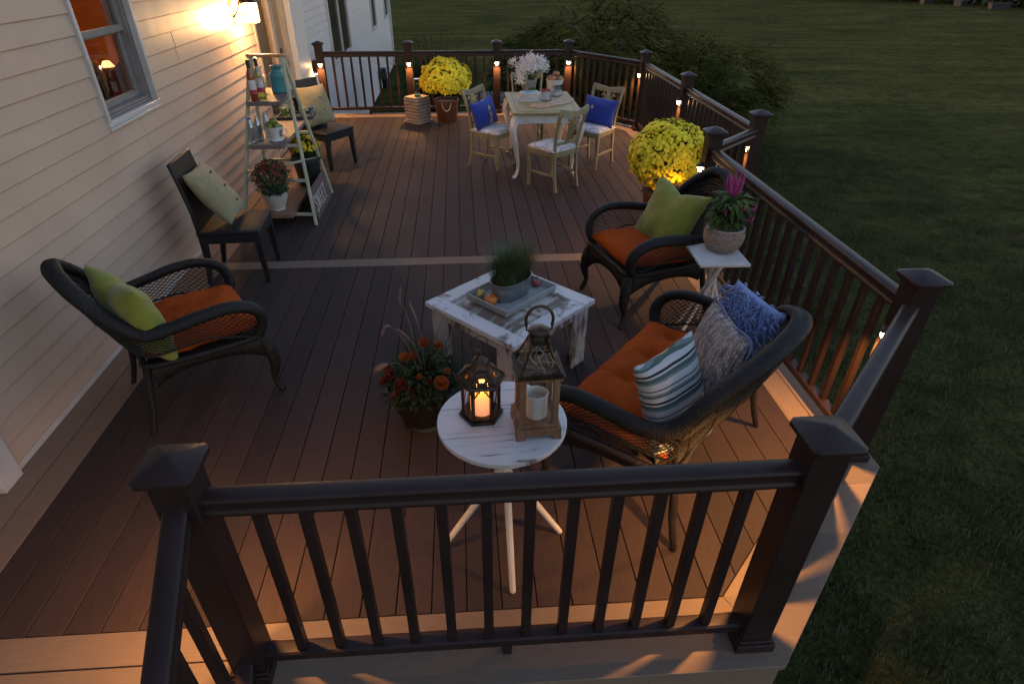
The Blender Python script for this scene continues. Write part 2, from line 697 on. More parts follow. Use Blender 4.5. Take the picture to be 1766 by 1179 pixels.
# joists and dark void below the boards, fascia round the edge
mb = MB()
mb.prism(offset(OUT, .06), -.24, -.032)
setp(mb.build('deck_frame', simple('dark_joist_wood', (.03, .022, .018), (.05, .035, .028))), kind='structure')
A, B = offset(OUT, .0), offset(OUT, .022)
mb, ms = MB(), MB()
for i in range(0, 7):
    mb.prism([A[i], A[i + 1], B[i + 1], B[i]], -.30, -.0265)
A2, B2 = offset(OUT, .07), offset(OUT, .09)
for i in range(0, 7):
    ms.prism([A2[i], A2[i + 1], B2[i + 1], B2[i]], -1.25, -.27)
setp(mb.build('deck_fascia', MAT['pale'], bevel=.002, seg=1), kind='structure')
setp(ms.build('deck_skirt', MAT['deck']), kind='structure')

# stair treads leading down from the gap beside the near left post
mb = MB()
for s in range(5):
    mb.box((.18, -.455 - s * .30, -.20 - s * .19), (1.46, .30, .03))
    mb.box((.18, -.315 - s * .30, -.125 - s * .19), (1.46, .02, .16))
setp(mb.build('stairs', MAT['pale'], bevel=.003), kind='structure')

# ------------------------------------------------------------------ railings
CAPM = MAT['rail']
lens_m = emit('post_lamp_lens', (1.0, .60, .26), 16)


def post_bm(parent, stair=False):
    m = MB()
    m.box((0, 0, .52), (.114, .114, 1.03))
    m.build('shaft', MAT['rail'], parent, bevel=.004)
    m = MB()
    m.box((0, 0, .022), (.150, .150, .044))
    m.box((0, 0, .052), (.134, .134, .016))
    m.build('base_trim', MAT['rail'], parent, bevel=.004)
    m = MB()
    e, c = .084, .016
    oc = [(e, -e + c), (e, e - c), (e - c, e), (-e + c, e), (-e, e - c), (-e, -e + c), (-e + c, -e), (e - c, -e)]
    vs = [(x, y, 1.030) for x, y in oc] + [(x, y, 1.046) for x, y in oc] + [(x * .93, y * .93, 1.050) for x, y in oc] + [(x * .1, y * .1, 1.079) for x, y in oc]
    fs = [tuple(range(8))[::-1], tuple(range(24, 32))]
    for r_ in range(3):
        fs += [(8 * r_ + i, 8 * r_ + (i + 1) % 8, 8 * r_ + 8 + (i + 1) % 8, 8 * r_ + 8 + i) for i in range(8)]
    m.add(vs, fs)
    m.box((0, 0, 1.020), (.128, .128, .020))
    m.build('cap', CAPM, parent, bevel=.0015, smooth=25)


def lamp_on(parent, d, power=3.2):
    power *= 2.2
    """hooded accent lamp on the face whose outward direction is d (unit, horizontal)"""
    a = math.atan2(d[1], d[0])
    M = Matrix.Rotation(a, 4, 'Z')
    m = MB()
    m.T = M
    m.box((.059, 0, .762), (.006, .050, .070))
    # half dome hood
    vs, fs = [], []
    nu, nv = 10, 5
    for j in range(nv + 1):
        t = j / nv * PI / 2
        for i in range(nu + 1):
            p = -PI / 2 + PI * i / nu
            vs.append((.060 + .040 * math.cos(p) * math.cos(t), .029 * math.sin(p) * (math.cos(t) * .9 + .1), .768 + .030 * math.sin(t)))
    for j in range(nv):
        for i in range(nu):
            q = j * (nu + 1) + i
            fs.append((q, q + 1, q + nu + 2, q + nu + 1))
    fs.append(tuple(range(nu + 1))[::-1])
    m.add(vs, fs)
    m.tube([(.062,   .026 * math.cos(PI * i / 10) * 1.1, .757 - .044 * math.sin(PI * i / 10)) for i in range(11)], .0028, 6)
    h = m.build('lamp_hood', MAT['black_metal'], parent)
    m = MB()
    m.T = M
    vs, fs = [], []
    for j in range(6):
        t = j / 5 * PI / 2
        for i in range(9):
            p = -PI / 2 + PI * i / 8
            vs.append((.061 + .030 * math.cos(p) * math.cos(t), .027 * math.sin(p) * math.cos(t * .9), .767 - .046 * math.sin(t)))
    for j in range(5):
        for i in range(8):
            q = j * 9 + i
            fs.append((q, q + 1, q + 10, q + 9)[::-1])
    m.add(vs, fs)
    m.build('lens', lens_m, h)
    dv = V((d[0], d[1], 0))
    spot('post_lamp_light', tuple(dv * .112 + V((0, 0, .752))), dv * .30 + V((0, 0, -1)), power, 142, .75, .015, parent=parent)


POSTS = dict(A=(.945, -.175), B=(2.838, -.172), C=(3.79, .80), D=(3.80, 3.38), E=(4.42, 3.96), F=(4.43, 5.95), G=(4.43, 7.80), H=(3.54, 9.10), I=(2.39, 9.10), J=(1.00, 9.10), K=(-.38, 9.10))
PL = dict(A='dark post at the near left end of the railing, at the foot of the picture', B='dark post with square cap at the near right corner of the deck', C='dark post standing out over the lawn, nearest on the right railing, lamp lit',
          D='dark post behind the wicker chair, beside the round yellow mum', E='dark post at the outer corner jutting over the lawn on the right', F='dark lamp post between the two far right railing panels',
          G='dark post where the right railing turns behind the dining table', H='dark lamp post behind the stacked rolls on the dining table', I='dark lamp post just left of the white baby\'s breath flowers',
          J='dark lamp post behind the slatted crate', K='dark lamp post against the house wall at the far left')
LAMPS = dict(A=[((-1, 0), 3.0), ((0, 1), 3.2)], B=[((0, 1), 5.0)], C=[((-1, 0), 6.0)], D=[((-1, 0), 3.6)], E=[((-1, 0), 3.2)], F=[((-1, 0), 3.4)], G=[((-1, 0), 3.4)],
             H=[((0, -1), 3.4)], I=[((0, -1), 3.4)], J=[((0, -1), 3.4)], K=[((0, -1), 4.0)])
for k_, (px, py) in POSTS.items():
    t = thing('railing_post', PL[k_], 'post', (px, py, 0), 0, 'posts of the deck railing')
    post_bm(t)
    for d, pw in LAMPS[k_]:
        lamp_on(t, d, pw)


def rail_profile(m, p, q, prof):
    """extrude a closed (lateral, z) profile from p to q"""
    p, q = V(p), V(q)
    d = (q - p)
    s = V((-d.y, d.x, 0)).normalized()
    n = len(prof)
    vs = [p + s * a + V((0, 0, z)) for a, z in prof] + [q + s * a + V((0, 0, z)) for a, z in prof]
    fs = [tuple(range(n)), tuple(range(n, 2 * n))[::-1]] + [(i, n + i, n + (i + 1) % n, (i + 1) % n) for i in range(n)]
    m.add(vs, fs)


half = [(.0, .930), (.016, .9295), (.027, .926), (.034, .919), (.035, .911), (.031, .903), (.025, .899), (.024, .880), (.026, .873), (.031, .868), (.032, .858), (.028, .853), (.0, .853)]
TOPP = half + [(-a, z) for a, z in half[1:-1]][::-1]
hb = [(0, .118), (.022, .117), (.030, .111), (.030, .078), (.026, .074), (0, .074)]
BOTP = hb + [(-a, z) for a, z in hb[1:-1]][::-1]


def section(p, q, label, z0=0.0, z1=0.0, feet=1, gap=.057):
    p, q = V((p[0], p[1], 0)), V((q[0], q[1], 0))
    d = (q - p).normalized()
    p2, q2 = p + d * gap, q - d * gap
    L = (q2 - p2).length
    t = thing('railing_section', label, 'railing', (p2.x, p2.y, 0), 0, 'railing panels between the posts')
    a, b = V((0, 0, z0)), (q2 - p2) + V((0, 0, z1))
    m = MB()
    rail_profile(m, a, b, TOPP)
    m.build('top_rail', MAT['rail'], t, smooth=50)
    m = MB()
    rail_profile(m, a, b, BOTP)
    m.build('bottom_rail', MAT['rail'], t, smooth=30)
    nb = max(1, round(L / .1365) - 1)
    rz = math.atan2(d.y, d.x)
    first = None
    for i in range(1, nb + 1):
        c = a.lerp(b, i / (nb + 1))
        if first is None:
            m = MB()
            m.box((0, 0, .486), (.034, .034, .742), rz)
            first = m.build('baluster', MAT['rail'], t, bevel=.003)
            o = first
        else:
            o = first.copy()
            COL.objects.link(o)
            o.parent = t
        o.location = c
    for i in range(feet):
        c = a.lerp(b, (i + 1) / (feet + 1))
        m = MB()
        m.box((c.x, c.y, .037 + c.z), (.034, .034, .074), rz)
        m.build('support_foot', MAT['rail'], t, bevel=.003)
    return t


for a, b, l in (('A', 'B', 'near railing panel crossing the foot of the picture, in front of the round white table'), ('B', 'C', 'short slanting railing panel at the near right corner'),
                ('C', 'D', 'long right railing panel behind the loveseat and plant stand'), ('D', 'E', 'very short slanting railing panel over the lawn beside the round yellow mum'),
                ('E', 'F', 'right railing panel between the outer corner post and the next lamp post'), ('F', 'G', 'far right railing panel running up to the dining area'),
                ('G', 'H', 'slanting far railing panel behind the right dining chair'), ('H', 'I', 'far railing panel behind the dining table'),
                ('I', 'J', 'far railing panel behind the potted yellow mum'), ('J', 'K', 'far railing panel beside the house, pale siding showing through it')):
    section(POSTS[a], POSTS[b], l)
# handrail running down beside the stairs towards the viewer
pa = POSTS['A']
section((pa[0] - .01, pa[1]), (1.03, -1.02), 'stair handrail with balusters sloping down at the lower left', 0.0, -.34, 0)

# ------------------------------------------------------------------ house
WX = -.57
EXP = .1168


def siding(m, y0, y1, z0, z1, x=WX, seed=1):
    rnd = random.Random(seed)
    k = math.floor((z0 - .04) / EXP)
    while .04 + k * EXP < z1 - 1e-6:
        a, b = .04 + k * EXP, .04 + (k + 1) * EXP
        za, zb = max(a, z0), min(b, z1)

        def prof(z):
            return .013 - .011 * (z - a) / EXP
        rk = random.Random((k // 2) * 7 + 3)
        cuts = [y0]
        yy = -4 + rk.random() * 3.6
        while yy < y1:
            if yy > y0 + .05:
                cuts.append(yy)
            yy += 3.66
        cuts.append(y1)
        for i in range(len(cuts) - 1):
            o = .0016 * (i % 2)
            ca, cb = cuts[i], cuts[i + 1]
            r1, r2 = prof(za) + o, prof(zb) + o
            vs = [(x, ca, za), (x, cb, za), (x + r1 - .003, ca, za), (x + r1 - .003, cb, za), (x + r1, ca, za + .004), (x + r1, cb, za + .004), (x + r2, ca, zb), (x + r2, cb, zb), (x, ca, zb), (x, cb, zb)]
            m.add(vs, [(0, 2, 3, 1), (2, 4, 5, 3), (4, 6, 7, 5), (6, 8, 9, 7), (0, 8, 6, 4, 2), (1, 3, 5, 7, 9)])
        k += 1


house = thing('house', 'cream vinyl sided house with lit window and patio door along the left of the deck', 'house', (0, 0, 0))
WY0, WY1, WZ0, WZ1 = 2.885, 3.70, 1.245, 2.62      # outer frame of the lit window
fw = .05
m = MB()
siding(m, -3, WY0, .04, 3.2)
siding(m, WY1, 6.58, .04, 3.2)
siding(m, WY0, WY1, .04, WZ0)
siding(m, WY0, WY1, WZ1, 3.2)
m.build('siding_wall', MAT['siding'], house, smooth=20)
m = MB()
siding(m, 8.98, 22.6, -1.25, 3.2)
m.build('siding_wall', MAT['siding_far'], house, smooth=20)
m = MB()
m.box((WX + .008, (.93 + 6.58) / 2, .020), (.016, 6.58 - .93, .035))
m.box((WX + .02, .86, 1.1), (.04, .14, 2.2))
m.box((WX + .008, -1.1, .020), (.016, 3.76, .035))
m.build('base_trim', MAT['trim'], house, bevel=.003)
m = MB()
m.box((WX + .02, 22.6, 1.0), (.11, .12, 4.4))
m.build('corner_board', MAT['trim'], house, bevel=.004)
m = MB()
m.box((WX - 4.2, 9.8, 3.35), (9.2, 26.0, .25))
m.box((WX - .13, 22.56, 1.0), (.24, .02, 4.4))
m.box((WX - 4.2, 22.56, 1.0), (8.2, .02, 4.4))
m.build('roof', simple('grey_roof', (.05, .05, .052), (.09, .088, .085), rough=.9), house)


def win_frame(m, y0, y1, z0, z1, w=.05, x0=WX, x1=WX + .035):
    cx, dx = (x0 + x1) / 2, x1 - x0
    m.box((cx, (y0 + y1) / 2, z0 + w / 2), (dx, y1 - y0, w))
    m.box((cx, (y0 + y1) / 2, z1 - w / 2), (dx, y1 - y0, w))
    m.box((cx, y0 + w / 2, (z0 + z1) / 2), (dx, w, z1 - z0 - 2 * w))
    m.box((cx, y1 - w / 2, (z0 + z1) / 2), (dx, w, z1 - z0 - 2 * w))


m = MB()
win_frame(m, WY0, WY1, WZ0, WZ1, .034, WX - .02, WX + .030)
m.box((WX + .012, (WY0 + WY1) / 2, WZ0 - .012), (.034, WY1 - WY0 + .004, .020))
win = m.build('window', MAT['trim'], house, bevel=.004)
setp(win, 'white framed window lit orange from inside')
iy0, iy1, iz0, iz1 = WY0 + .035, WY1 - .035, WZ0 + .035, WZ1 - .035
m = MB()
x0 = WX - .115
win_frame(m, iy0, iy1, iz0, iz1, .018, x0, WX - .0205)
m.box((WX - .07, (iy0 + iy1) / 2, iz0 + .028), (.09, iy1 - iy0 - .038, .016))
m.build('jamb', MAT['shade_grey'], win, bevel=.002)
jy0, jy1, jz0, jz1 = iy0 + .0185, iy1 - .0185, iz0 + .037, iz1 - .0185
mz = jz0 + .43
m = MB()
win_frame(m, jy0, jy1, jz0, mz + .03, .042, WX - .112, WX - .082)
m.build('lower_sash', MAT['shade_grey'], win, bevel=.003)
m = MB()
win_frame(m, jy0, jy1, mz + .001, jz1, .042, WX - .0815, WX - .05)
m.build('upper_sash', MAT['shade_grey'], win, bevel=.003)
m = MB()
m.box((WX - .096, (jy0 + jy1) / 2, (jz0 + mz) / 2 + .01), (.004, jy1 - jy0 - .08, mz - jz0 - .05))
m.build('lower_pane', MAT['clear'], win)
m = MB()
m.box((WX - .066, (jy0 + jy1) / 2, (mz + jz1) / 2), (.004, jy1 - jy0 - .08, jz1 - mz - .08))
m.build('upper_pane', MAT['clear'], win)
# room seen through the window
room_m = simple('orange_painted_plaster', (.50, .20, .06), (.58, .24, .075), rough=.7, ns=3)
m = MB()
m.box((-3.9, 4.2, 1.5), (.1, 6.6, 3.0))
m.box((-2.3, .95, 1.5), (3.3, .1, 3.0))
m.box((-2.3, 7.45, 1.5), (3.3, .1, 3.0))
m.box((-2.3, 4.2, 3.02), (3.3, 6.6, .1))
m.box((-2.3, 4.2, -.06), (3.3, 6.6, .1))
xi = WX - .15
m.box((xi, (.9 + WY0) / 2, 1.5), (.06, WY0 - .9, 3.0))
m.box((xi, (WY1 + 7.5) / 2, 1.5), (.06, 7.5 - WY1, 3.0))
m.box((xi, (WY0 + WY1) / 2, WZ0 / 2), (.06, WY1 - WY0, WZ0))
m.box((xi, (WY0 + WY1) / 2, (WZ1 + 3) / 2), (.06, WY1 - WY0, 3 - WZ1))
m.build('interior_wall', room_m, house)
m = MB()
m.box((-2.36, 7.37, 1.4), (.09, .04, 2.8))
m.box((-3.02, 7.37, 1.4), (.09, .04, 2.8))
m.box((-3.83, 4.2, 2.0), (.04, 1.5, .10))
m.build('interior_trim', simple('stained_interior_trim', (.30, .12, .04), (.42, .17, .06), rough=.5), house, bevel=.004)
t = thing('indoor_chair', 'dark high backed chair inside the orange lit room behind the window', 'chair', (-2.66, 7.05, -.01), R(180))
dk = simple('dark_leather', (.025, .014, .010), (.05, .03, .02), rough=.5)
m = MB()
m.grid(lambda u, v: ((u - .5) * .62, .06 + .03 * math.cos((u - .5) * 5) + .05 * v, .45 + (.62 + .05 * math.cos((u - .5) * 12)) * v), 16, 6)
m.build('backrest', dk, t, solid=.05)
m = MB()
m.box((0, .30, .42), (.60, .50, .10))
m.build('seat', dk, t, bevel=.02)
for sx in (-1, 1):
    for sy in (.09, .50):
        m = MB()
        m.box((sx * .26, sy, .19), (.05, .05, .38))
        m.build('leg', dk, t)
t = thing('standing_lamp', 'small lit standing lamp glowing inside the room behind the window', 'lamp', (-2.62, 7.15, 1.02), 0)
m = MB()
m.lathe([(.02, .07), (.04, .065), (.075, .01), (.08, 0)], 20)
m.build('lamp_shade', emit('warm_shade', (1, .55, .2), .45), t)
m = MB()
m.lathe([(.07, -1.03), (.06, -1.0), (.014, -.98), (.012, 0), (.0, .01)], 16)
m.build('stand', MAT['black_metal'], t)
L = bpy.data.lights.new('room_light', 'POINT')
L.energy = 3.6
L.color = (1, .50, .18)
L.shadow_soft_size = .12
o = bpy.data.objects.new('room_light', L)
COL.objects.link(o)
o.location = (-1.9, 5.3, 2.5)
L2 = o.copy()
L2.data = L.copy()
L2.data.energy = .8
L2.location = (-1.5, 6.6, 1.9)
COL.objects.link(L2)

# patio door with curtain, frame and wide white casing
curt = simple('brown_curtain', (.26, .165, .09), (.34, .22, .13), rough=.8, ns=6)
door = None
m = MB()
win_frame(m, 6.58, 8.10, .02, 2.25, .07, WX - .12, WX + .02)
m.box((WX - .05, 7.52, 1.13), (.07, .10, 2.0))
door = m.build('patio_door', simple('tan_door_frame', (.32, .26, .19), (.40, .33, .25), rough=.5), house, bevel=.006)
m = MB()
m.grid(lambda u, v: (WX - .11 + .018 * math.sin(u * 75), 6.65 + 1.38 * u, .09 + 2.1 * v), 150, 2)
m.build('curtain', curt, door, solid=.004)
m = MB()
m.box((WX - .055, 7.06, 1.13), (.005, .82, 2.06))
m.box((WX - .055, 7.80, 1.13), (.005, .44, 2.06))
m.build('door_pane', MAT['clear'], door)
m = MB()
m.box((WX + .01, 7.60, 1.05), (.02, .03, .22))
m.build('handle', MAT['black_metal'], door, bevel=.003)
m = MB()
m.box((WX + .03, 8.54, 1.1), (.10, .86, 2.4))
m.box((WX + .07, 8.16, 1.1), (.05, .07, 2.4))
m.box((WX + .055, 8.90, 1.1), (.04, .09, 2.4))
m.build('door_casing', simple('cream_casing', (.58, .53, .47), (.64, .59, .52), rough=.45), house, bevel=.006)
# windows of the far wing
dkp = simple('dark_window_pane', (.012, .012, .014), (.02, .02, .024), rough=.12, ns=3)
for (a, b, z0, z1, mull) in ((11.2, 13.35, .50, 2.2, 1), (17.55, 18.45, .46, 2.2, 0), (21.0, 22.0, .46, 2.2, 0)):
    m = MB()
    win_frame(m, a - .06, b + .06, z0 - .06, z1 + .06, .06, WX + .002, WX + .05)
    if mull:
        m.box((WX + .03, (a + b) / 2, (z0 + z1) / 2), (.035, .06, z1 - z0))
    wf = m.build('window', MAT['trim'], house, bevel=.004)
    setp(wf, 'dark unlit window in the far pale wall')
    m = MB()
    m.box((WX + .018, (a + b) / 2, (z0 + z1) / 2), (.01, b - a, z1 - z0))
    m.build('pane', dkp, wf)

# wall lantern beside the patio door
t = thing('wall_lantern', 'brightly lit square glass lantern fixed on the siding beside the patio door', 'lamp', (-.40, 6.04, 1.66))
m = MB()
m.box((-.163, -.10, .03), (.014, .11, .26))
m.tube(crom([(-.16, -.10, -.02), (-.11, -.09, .04), (-.06, -.05, .16), (0, 0, .17)], 6), .011, 8)
m.build('bracket', MAT['bronze'], t, bevel=.002)
m = MB()
for sx in (-1, 1):
    for sy in (-1, 1):
        m.box((sx * .062, sy * .062, .02), (.009, .009, .18))
    m.box((sx * .062, 0, -.074), (.010, .134, .010))
    m.box((0, sx * .062, -.074), (.134, .010, .010))
    m.box((sx * .062, 0, .114), (.010, .134, .010))
    m.box((0, sx * .062, .114), (.134, .010, .010))
m.build('frame', MAT['bronze'], t)
m = MB()
m.lathe([(.115, .120), (.09, .135), (.03, .165), (.012, .18)], 4, M=Matrix.Rotation(PI / 4, 3, 'Z'))
m.build('lantern_roof', MAT['bronze'], t, smooth=0)
m = MB()
m.box((0, 0, .02), (.112, .112, .17))
m.build('glowing_glass', emit('lantern_glass', (1.0, .53, .19), 62), t)

# dark square fixture on the wall past the casing, throwing light down
t = thing('wall_light', 'small dark square downlight on the siding beside the far left post', 'lamp', (WX + .05, 9.30, .66))
m = MB()
m.box((.02, 0, .03), (.11, .16, .18))
m.build('housing', MAT['black_metal'], t, bevel=.006)
m = MB()
m.box((.02, 0, -.063), (.07, .11, .006))
m.build('lens', emit('downlight_lens', (1, .7, .4), 14), t)
spot('wall_light_beam', (.03, 0, -.08), (.0, 0, -1), 5, 120, .7, .02, (1, .68, .36), t)

# hose reel and odds and ends by the far wing
t = thing('hose_reel', 'dark hose reel hung on the far pale wall, seen between the balusters', 'hose reel', (WX + .02, 17.9, -.75))
m = MB()
m.box((.02, 0, .0), (.05, .3, .3))
m.build('bracket', MAT['black_metal'], t)
for k in range(3):
    m = MB()
    m.tube([(.10 + .04 * k, .20 * math.cos(a / 20 * 2 * PI), -.1 + .26 * math.sin(a / 20 * 2 * PI)) for a in range(20)], .022, 6, closed=True)
    m.build('hose_coil', MAT['black_metal'], t)
# stone retaining wall behind the far railing
stone = simple('fieldstone', (.06, .055, .052), (.17, .155, .145), rough=.9, ns=3.5, bmp=.8, bd=.03, bs=12)
t = thing('stone_wall', 'low stacked stone wall beyond the far railing', 'wall', (2.65, 11.2, GZ))
rr = random.Random(4)
z = 0
while z < 1.0:
    h_ = rr.uniform(.11, .17)
    x = -.75
    while x < .75:
        w_ = rr.uniform(.22, .5)
        m = MB()
        m.box((x + w_ / 2, rr.uniform(-.05, .05) + z * .25, z + h_ / 2), (w_ - .02, .5, h_ - .015), rr.uniform(-.06, .06), top=.95)
        m.build('stone', stone, t, bevel=.02, seg=2)
        x += w_
    z += h_

# ------------------------------------------------------------------ wicker seating
def lattice(m, Pf, W, H, cell=.03, r=.0023, mask=None):
    """diagonal open weave laid on the surface Pf(u,v)"""
    n = int((W + H) / cell)
    for sgn in (1, -1):
        for k in range(-n, n + 1):
            c = k * cell
            # line: sgn*u*W + ... parametrised by v
            pts = []
            last = None
            S = 14
            for i in range(S + 1):
                v = i / S
                u = (c + sgn * v * H) / W
                if 0 <= u <= 1:
                    pts.append(Pf(u, v))
            if len(pts) >= 2:
                m.tube(pts, r, 4)


def interp(pts, t):
    n = len(pts) - 1
    x = max(0, min(n - 1e-6, t * n))
    i = int(x)
    return V(pts[i]).lerp(V(pts[i + 1]), x - i)


def wicker_seat(label, cat, name, loc, rz, w=.31, back_h=.95, group=None, loveseat=False):
    """local +x is the front; w = half width to the arm centre"""
    t = thing(name, label, cat, loc, rz, group)
    wi = MAT['wicker']
    # arm + back rim, one side to the other
    aw = w
    s = 1 if not loveseat else 1
    if loveseat:
        half_ = [(.30, aw - .02, .40), (.335, aw, .50), (.30, aw + .02, .585), (.19, aw + .03, .635), (.02, aw + .03, .635), (-.14, aw + .02, .620), (-.26, aw - .02, .640), (-.36, aw - .13, .79), (-.44, aw - .28, .875), (-.485, aw * .25, .925), (-.50, 0, .940)]
    else:
        half_ = [(.30, aw - .02, .40), (.335, aw, .50), (.30, aw + .02, .59), (.19, aw + .035, .642), (.04, aw + .038, .642), (-.12, aw + .025, .618), (-.245, aw + .005, .612), (-.34, aw - .03, .69), (-.42, aw - .09, .80), (-.47, aw - .17, .88), (-.495, aw * .22, .925), (-.50, 0, .932)]
    ctrl = half_ + [(x, -y, z) for x, y, z in half_[:-1]][::-1]
    rim = resample(crom(ctrl, 10), .0042)
    NR = len(rim)
    rad = []
    for i, p in enumerate(rim):
        k = min(1, max(0, (p.z - .66) / .2))
        rad.append(.027 + .005 * k)
    m = MB()
    m.tube(rim, rad, 16, wrap=.055, pitch=80, flat=1.35)
    m.build('arm_and_back_rim', wi, t, smooth=60)
    # seat rails
    zs = .405
    bx = -.27
    seat_poly = [(.30, w - .02), (-.27, w - .05), (-.27, -(w - .05)), (.30, -(w - .02))]
    m = MB()
    m.prism(seat_poly, zs - .03, zs - .008)
    m.build('seat', MAT['wicker2'], t, bevel=.004)
    m = MB()
    m.tube(resample(crom([(.305, w - .01, zs), (.02, w + .005, zs), (-.27, w - .04, zs), (-.29, w * .5, zs), (-.30, 0, zs), (-.29, -w * .5, zs), (-.27, -w + .04, zs), (.02, -w - .005, zs), (.305, -w + .01, zs), (.33, -w * .5, zs), (.335, 0, zs), (.33, w * .5, zs)], 8, True), .008), .017, 8, closed=True, wrap=.1, pitch=30)
    m.build('seat_rail', wi, t, smooth=60)
    # arm panels: open weave between the arm and the seat rail
    iA = max(2, int(NR * (.055 if not loveseat else .04)))
    iB = int(NR * (.40 if not loveseat else .31))
    for sg in (1, -1):
        top = [V((p.x, p.y * sg, p.z)) for p in rim[iA:iB]]

        def Pf(u, v, top=top, sg=sg):
            a = interp(top, 1 - u)
            u0 = max(-.27, min(.30, a.x))
            b = V((u0, (w + .0) * sg, zs))
            return b.lerp(a, v)

        def lo(u):
            return .36 if u < .62 else .36 * (1 - ((u - .62) / .30)) if u < .92 else 0

        def Pg(u, v):
            return Pf(u, lo(u) + (1 - lo(u)) * v)
        m = MB()
        lattice(m, Pg, .62, .19, .026, .0024)
        m.tube([Pg(i / 30, 0) for i in range(31)], .0065, 6)
        m.build('arm_weave', wi, t, smooth=30)
    # back: solid woven outer band, open weave in the middle
    iC, iD = int(NR * (.33 if not loveseat else .24)), int(NR * (.67 if not loveseat else .76))
    bt = rim[iC:iD]

    def Bk(u, v):
        a = interp(bt, u)
        b = V((-.28, (w - .05) * (1 - 2 * u), zs))
        q = b.lerp(a, v)
        q.x -= .05 * math.sin(PI * v) * (1 - abs(2 * u - 1) ** 2)
        return q
    m = MB()
    nW = 60 if not loveseat else 110

    def band(u, v):
        q = Bk(u, .70 + .29 * v)
        q.x += .0035 * math.sin(v * 40) + .0025 * math.sin(u * nW * 6.28)
        return q
    m.grid(band, nW * 2, 16)
    m.build('back_band', wi, t, solid=.010, smooth=60)
    m = MB()
    lattice(m, lambda u, v: Bk(.03 + .94 * u, v * .70), 2 * w, .36, .027, .0024)
    m.build('back_weave', wi, t, smooth=0)
    m = MB()
    for k in range(5 if not loveseat else 9):
        u = (k + 1) / (6 if not loveseat else 10)
        m.tube([Bk(u, v / 8) for v in range(9)], .007, 6)
    m.tube([Bk(.03 + .94 * i / 30, .70) for i in range(31)], .010, 8)
    m.build('back_stakes', wi, t)
    # apron: woven skirt arching between the legs
    def apron(p, q, drop, dmid, out, nseg=40):
        p, q = V(p), V(q)
        nn = V(out)

        def f(u, v):
            a = p.lerp(q, u)
            e = (2 * u - 1) ** 2
            d = dmid + (drop - dmid) * e ** 1.3
            return a + V((0, 0, -v * d)) + nn * (.012 * math.sin(v * PI) + .0022 * math.sin(u * nseg * 6.28))
        mm = MB()
        mm.grid(f, nseg * 3, 8)
        return mm
    apron((.325, w - .03, zs), (.325, -w + .03, zs), .20, .085, (1, 0, 0), 30 if not loveseat else 56).build('front_apron', wi, t, solid=.006, smooth=60)
    for sg in (1, -1):
        apron((.30, sg * w, zs), (-.27, sg * (w - .04), zs), .14, .07, (0, sg, 0), 26).build('side_apron', wi, t, solid=.006, smooth=60)
    # legs
    for sx, sy in ((1, 1), (1, -1), (-1, 1), (-1, -1)):
        m = MB()
        if sx > 0:
            pts = [(.305, sy * (w - .025), .40), (.335, sy * (w - .005), .30), (.345, sy * (w + .0), .20), (.325, sy * (w - .005), .10), (.345, sy * (w + .01), .015)]
            rr_ = [.030, .040, .032, .017, .020]
        else:
            pts = [(-.28, sy * (w - .06), .42), (-.31, sy * (w - .05), .28), (-.335, sy * (w - .03), .14), (-.375, sy * (w - .01), .0)]
            rr_ = [.022, .020, .017, .015]
        c = crom(pts, 8)
        n_ = len(c)
        rs = []
        for i in range(n_):
            q = i / (n_ - 1) * (len(rr_) - 1)
            j = min(int(q), len(rr_) - 2)
            rs.append(rr_[j] + (rr_[j + 1] - rr_[j]) * (q - j))
        c2 = []
        m.tube(c, rs, 10, wrap=.06, pitch=60)
        m.build('leg', wi, t, smooth=60)
        if sx > 0:
            m = MB()
            m.sphere((.347, sy * (w + .01), .020), .021, 10)
            # foot ball is part of the leg's look
            m.build('foot', wi, t, smooth=60)
    return t


def cushion(w, d, t, n=30, p=2.6, pinch=.06, chop=0.0, tuft=(), seed=1, wr=.004, flat=0.0, T=None, m=None, crease=()):
    """closed pillow mesh lying in XY"""
    m = m or MB()
    if T is not None:
        m.T = T
    rnd = random.Random(seed)
    off = V((rnd.random() * 9, rnd.random() * 9, rnd.random() * 9))

    def f(u, v, s):
        a, b = 2 * u - 1, 2 * v - 1
        a = math.copysign(abs(a) ** .85, a)
        b = math.copysign(abs(b) ** .85, b)
        x = a * (1 - pinch * (1 - b * b) * abs(a) ** 2)
        y = b * (1 - pinch * (1 - a * a) * abs(b) ** 2)
        hgt = max(0, (1 - abs(a) ** p)) ** .5 * max(0, (1 - abs(b) ** p)) ** .5
        z = s * t / 2 * hgt
        if flat and s < 0:
            z *= flat
        if chop:
            k = math.exp(-abs(a / .30) ** 1.3) * max(0, (b + .3) / 1.3) ** 1.2
            y -= chop * k
            z += s * t * .10 * k * hgt * 0
            z *= 1 - .25 * k
        for (tx, ty) in tuft:
            dd = (a - tx) ** 2 * (w / d) ** 2 + (b - ty) ** 2
            z *= 1 - .62 * math.exp(-dd / .010)
        for cy in crease:
            z *= 1 - .22 * math.exp(-((b - cy) / .022) ** 2)
        if crease:
            z *= 1 - .05 * math.sin(a * 9 + b * 5) * math.exp(-(((b * 2) % .5 - .25) / .2) ** 2)
        q = V((x * w / 2, y * d / 2, z))
        nz = noise.noise(q * 9 + off) + .5 * noise.noise(q * 22 + off)
        q.z += s * wr * nz * min(1, hgt * 2)
        e = max(abs(a), abs(b))
        q.z += wr * 1.2 * noise.noise(q * 14 + off) * (e > .9)
        return q
    base = len(m.v)
    m.grid(lambda u, v: f(u, v, 1), n, n)
    m.grid(lambda u, v: f(u, v, -1), n, n, flip=True)
    return m


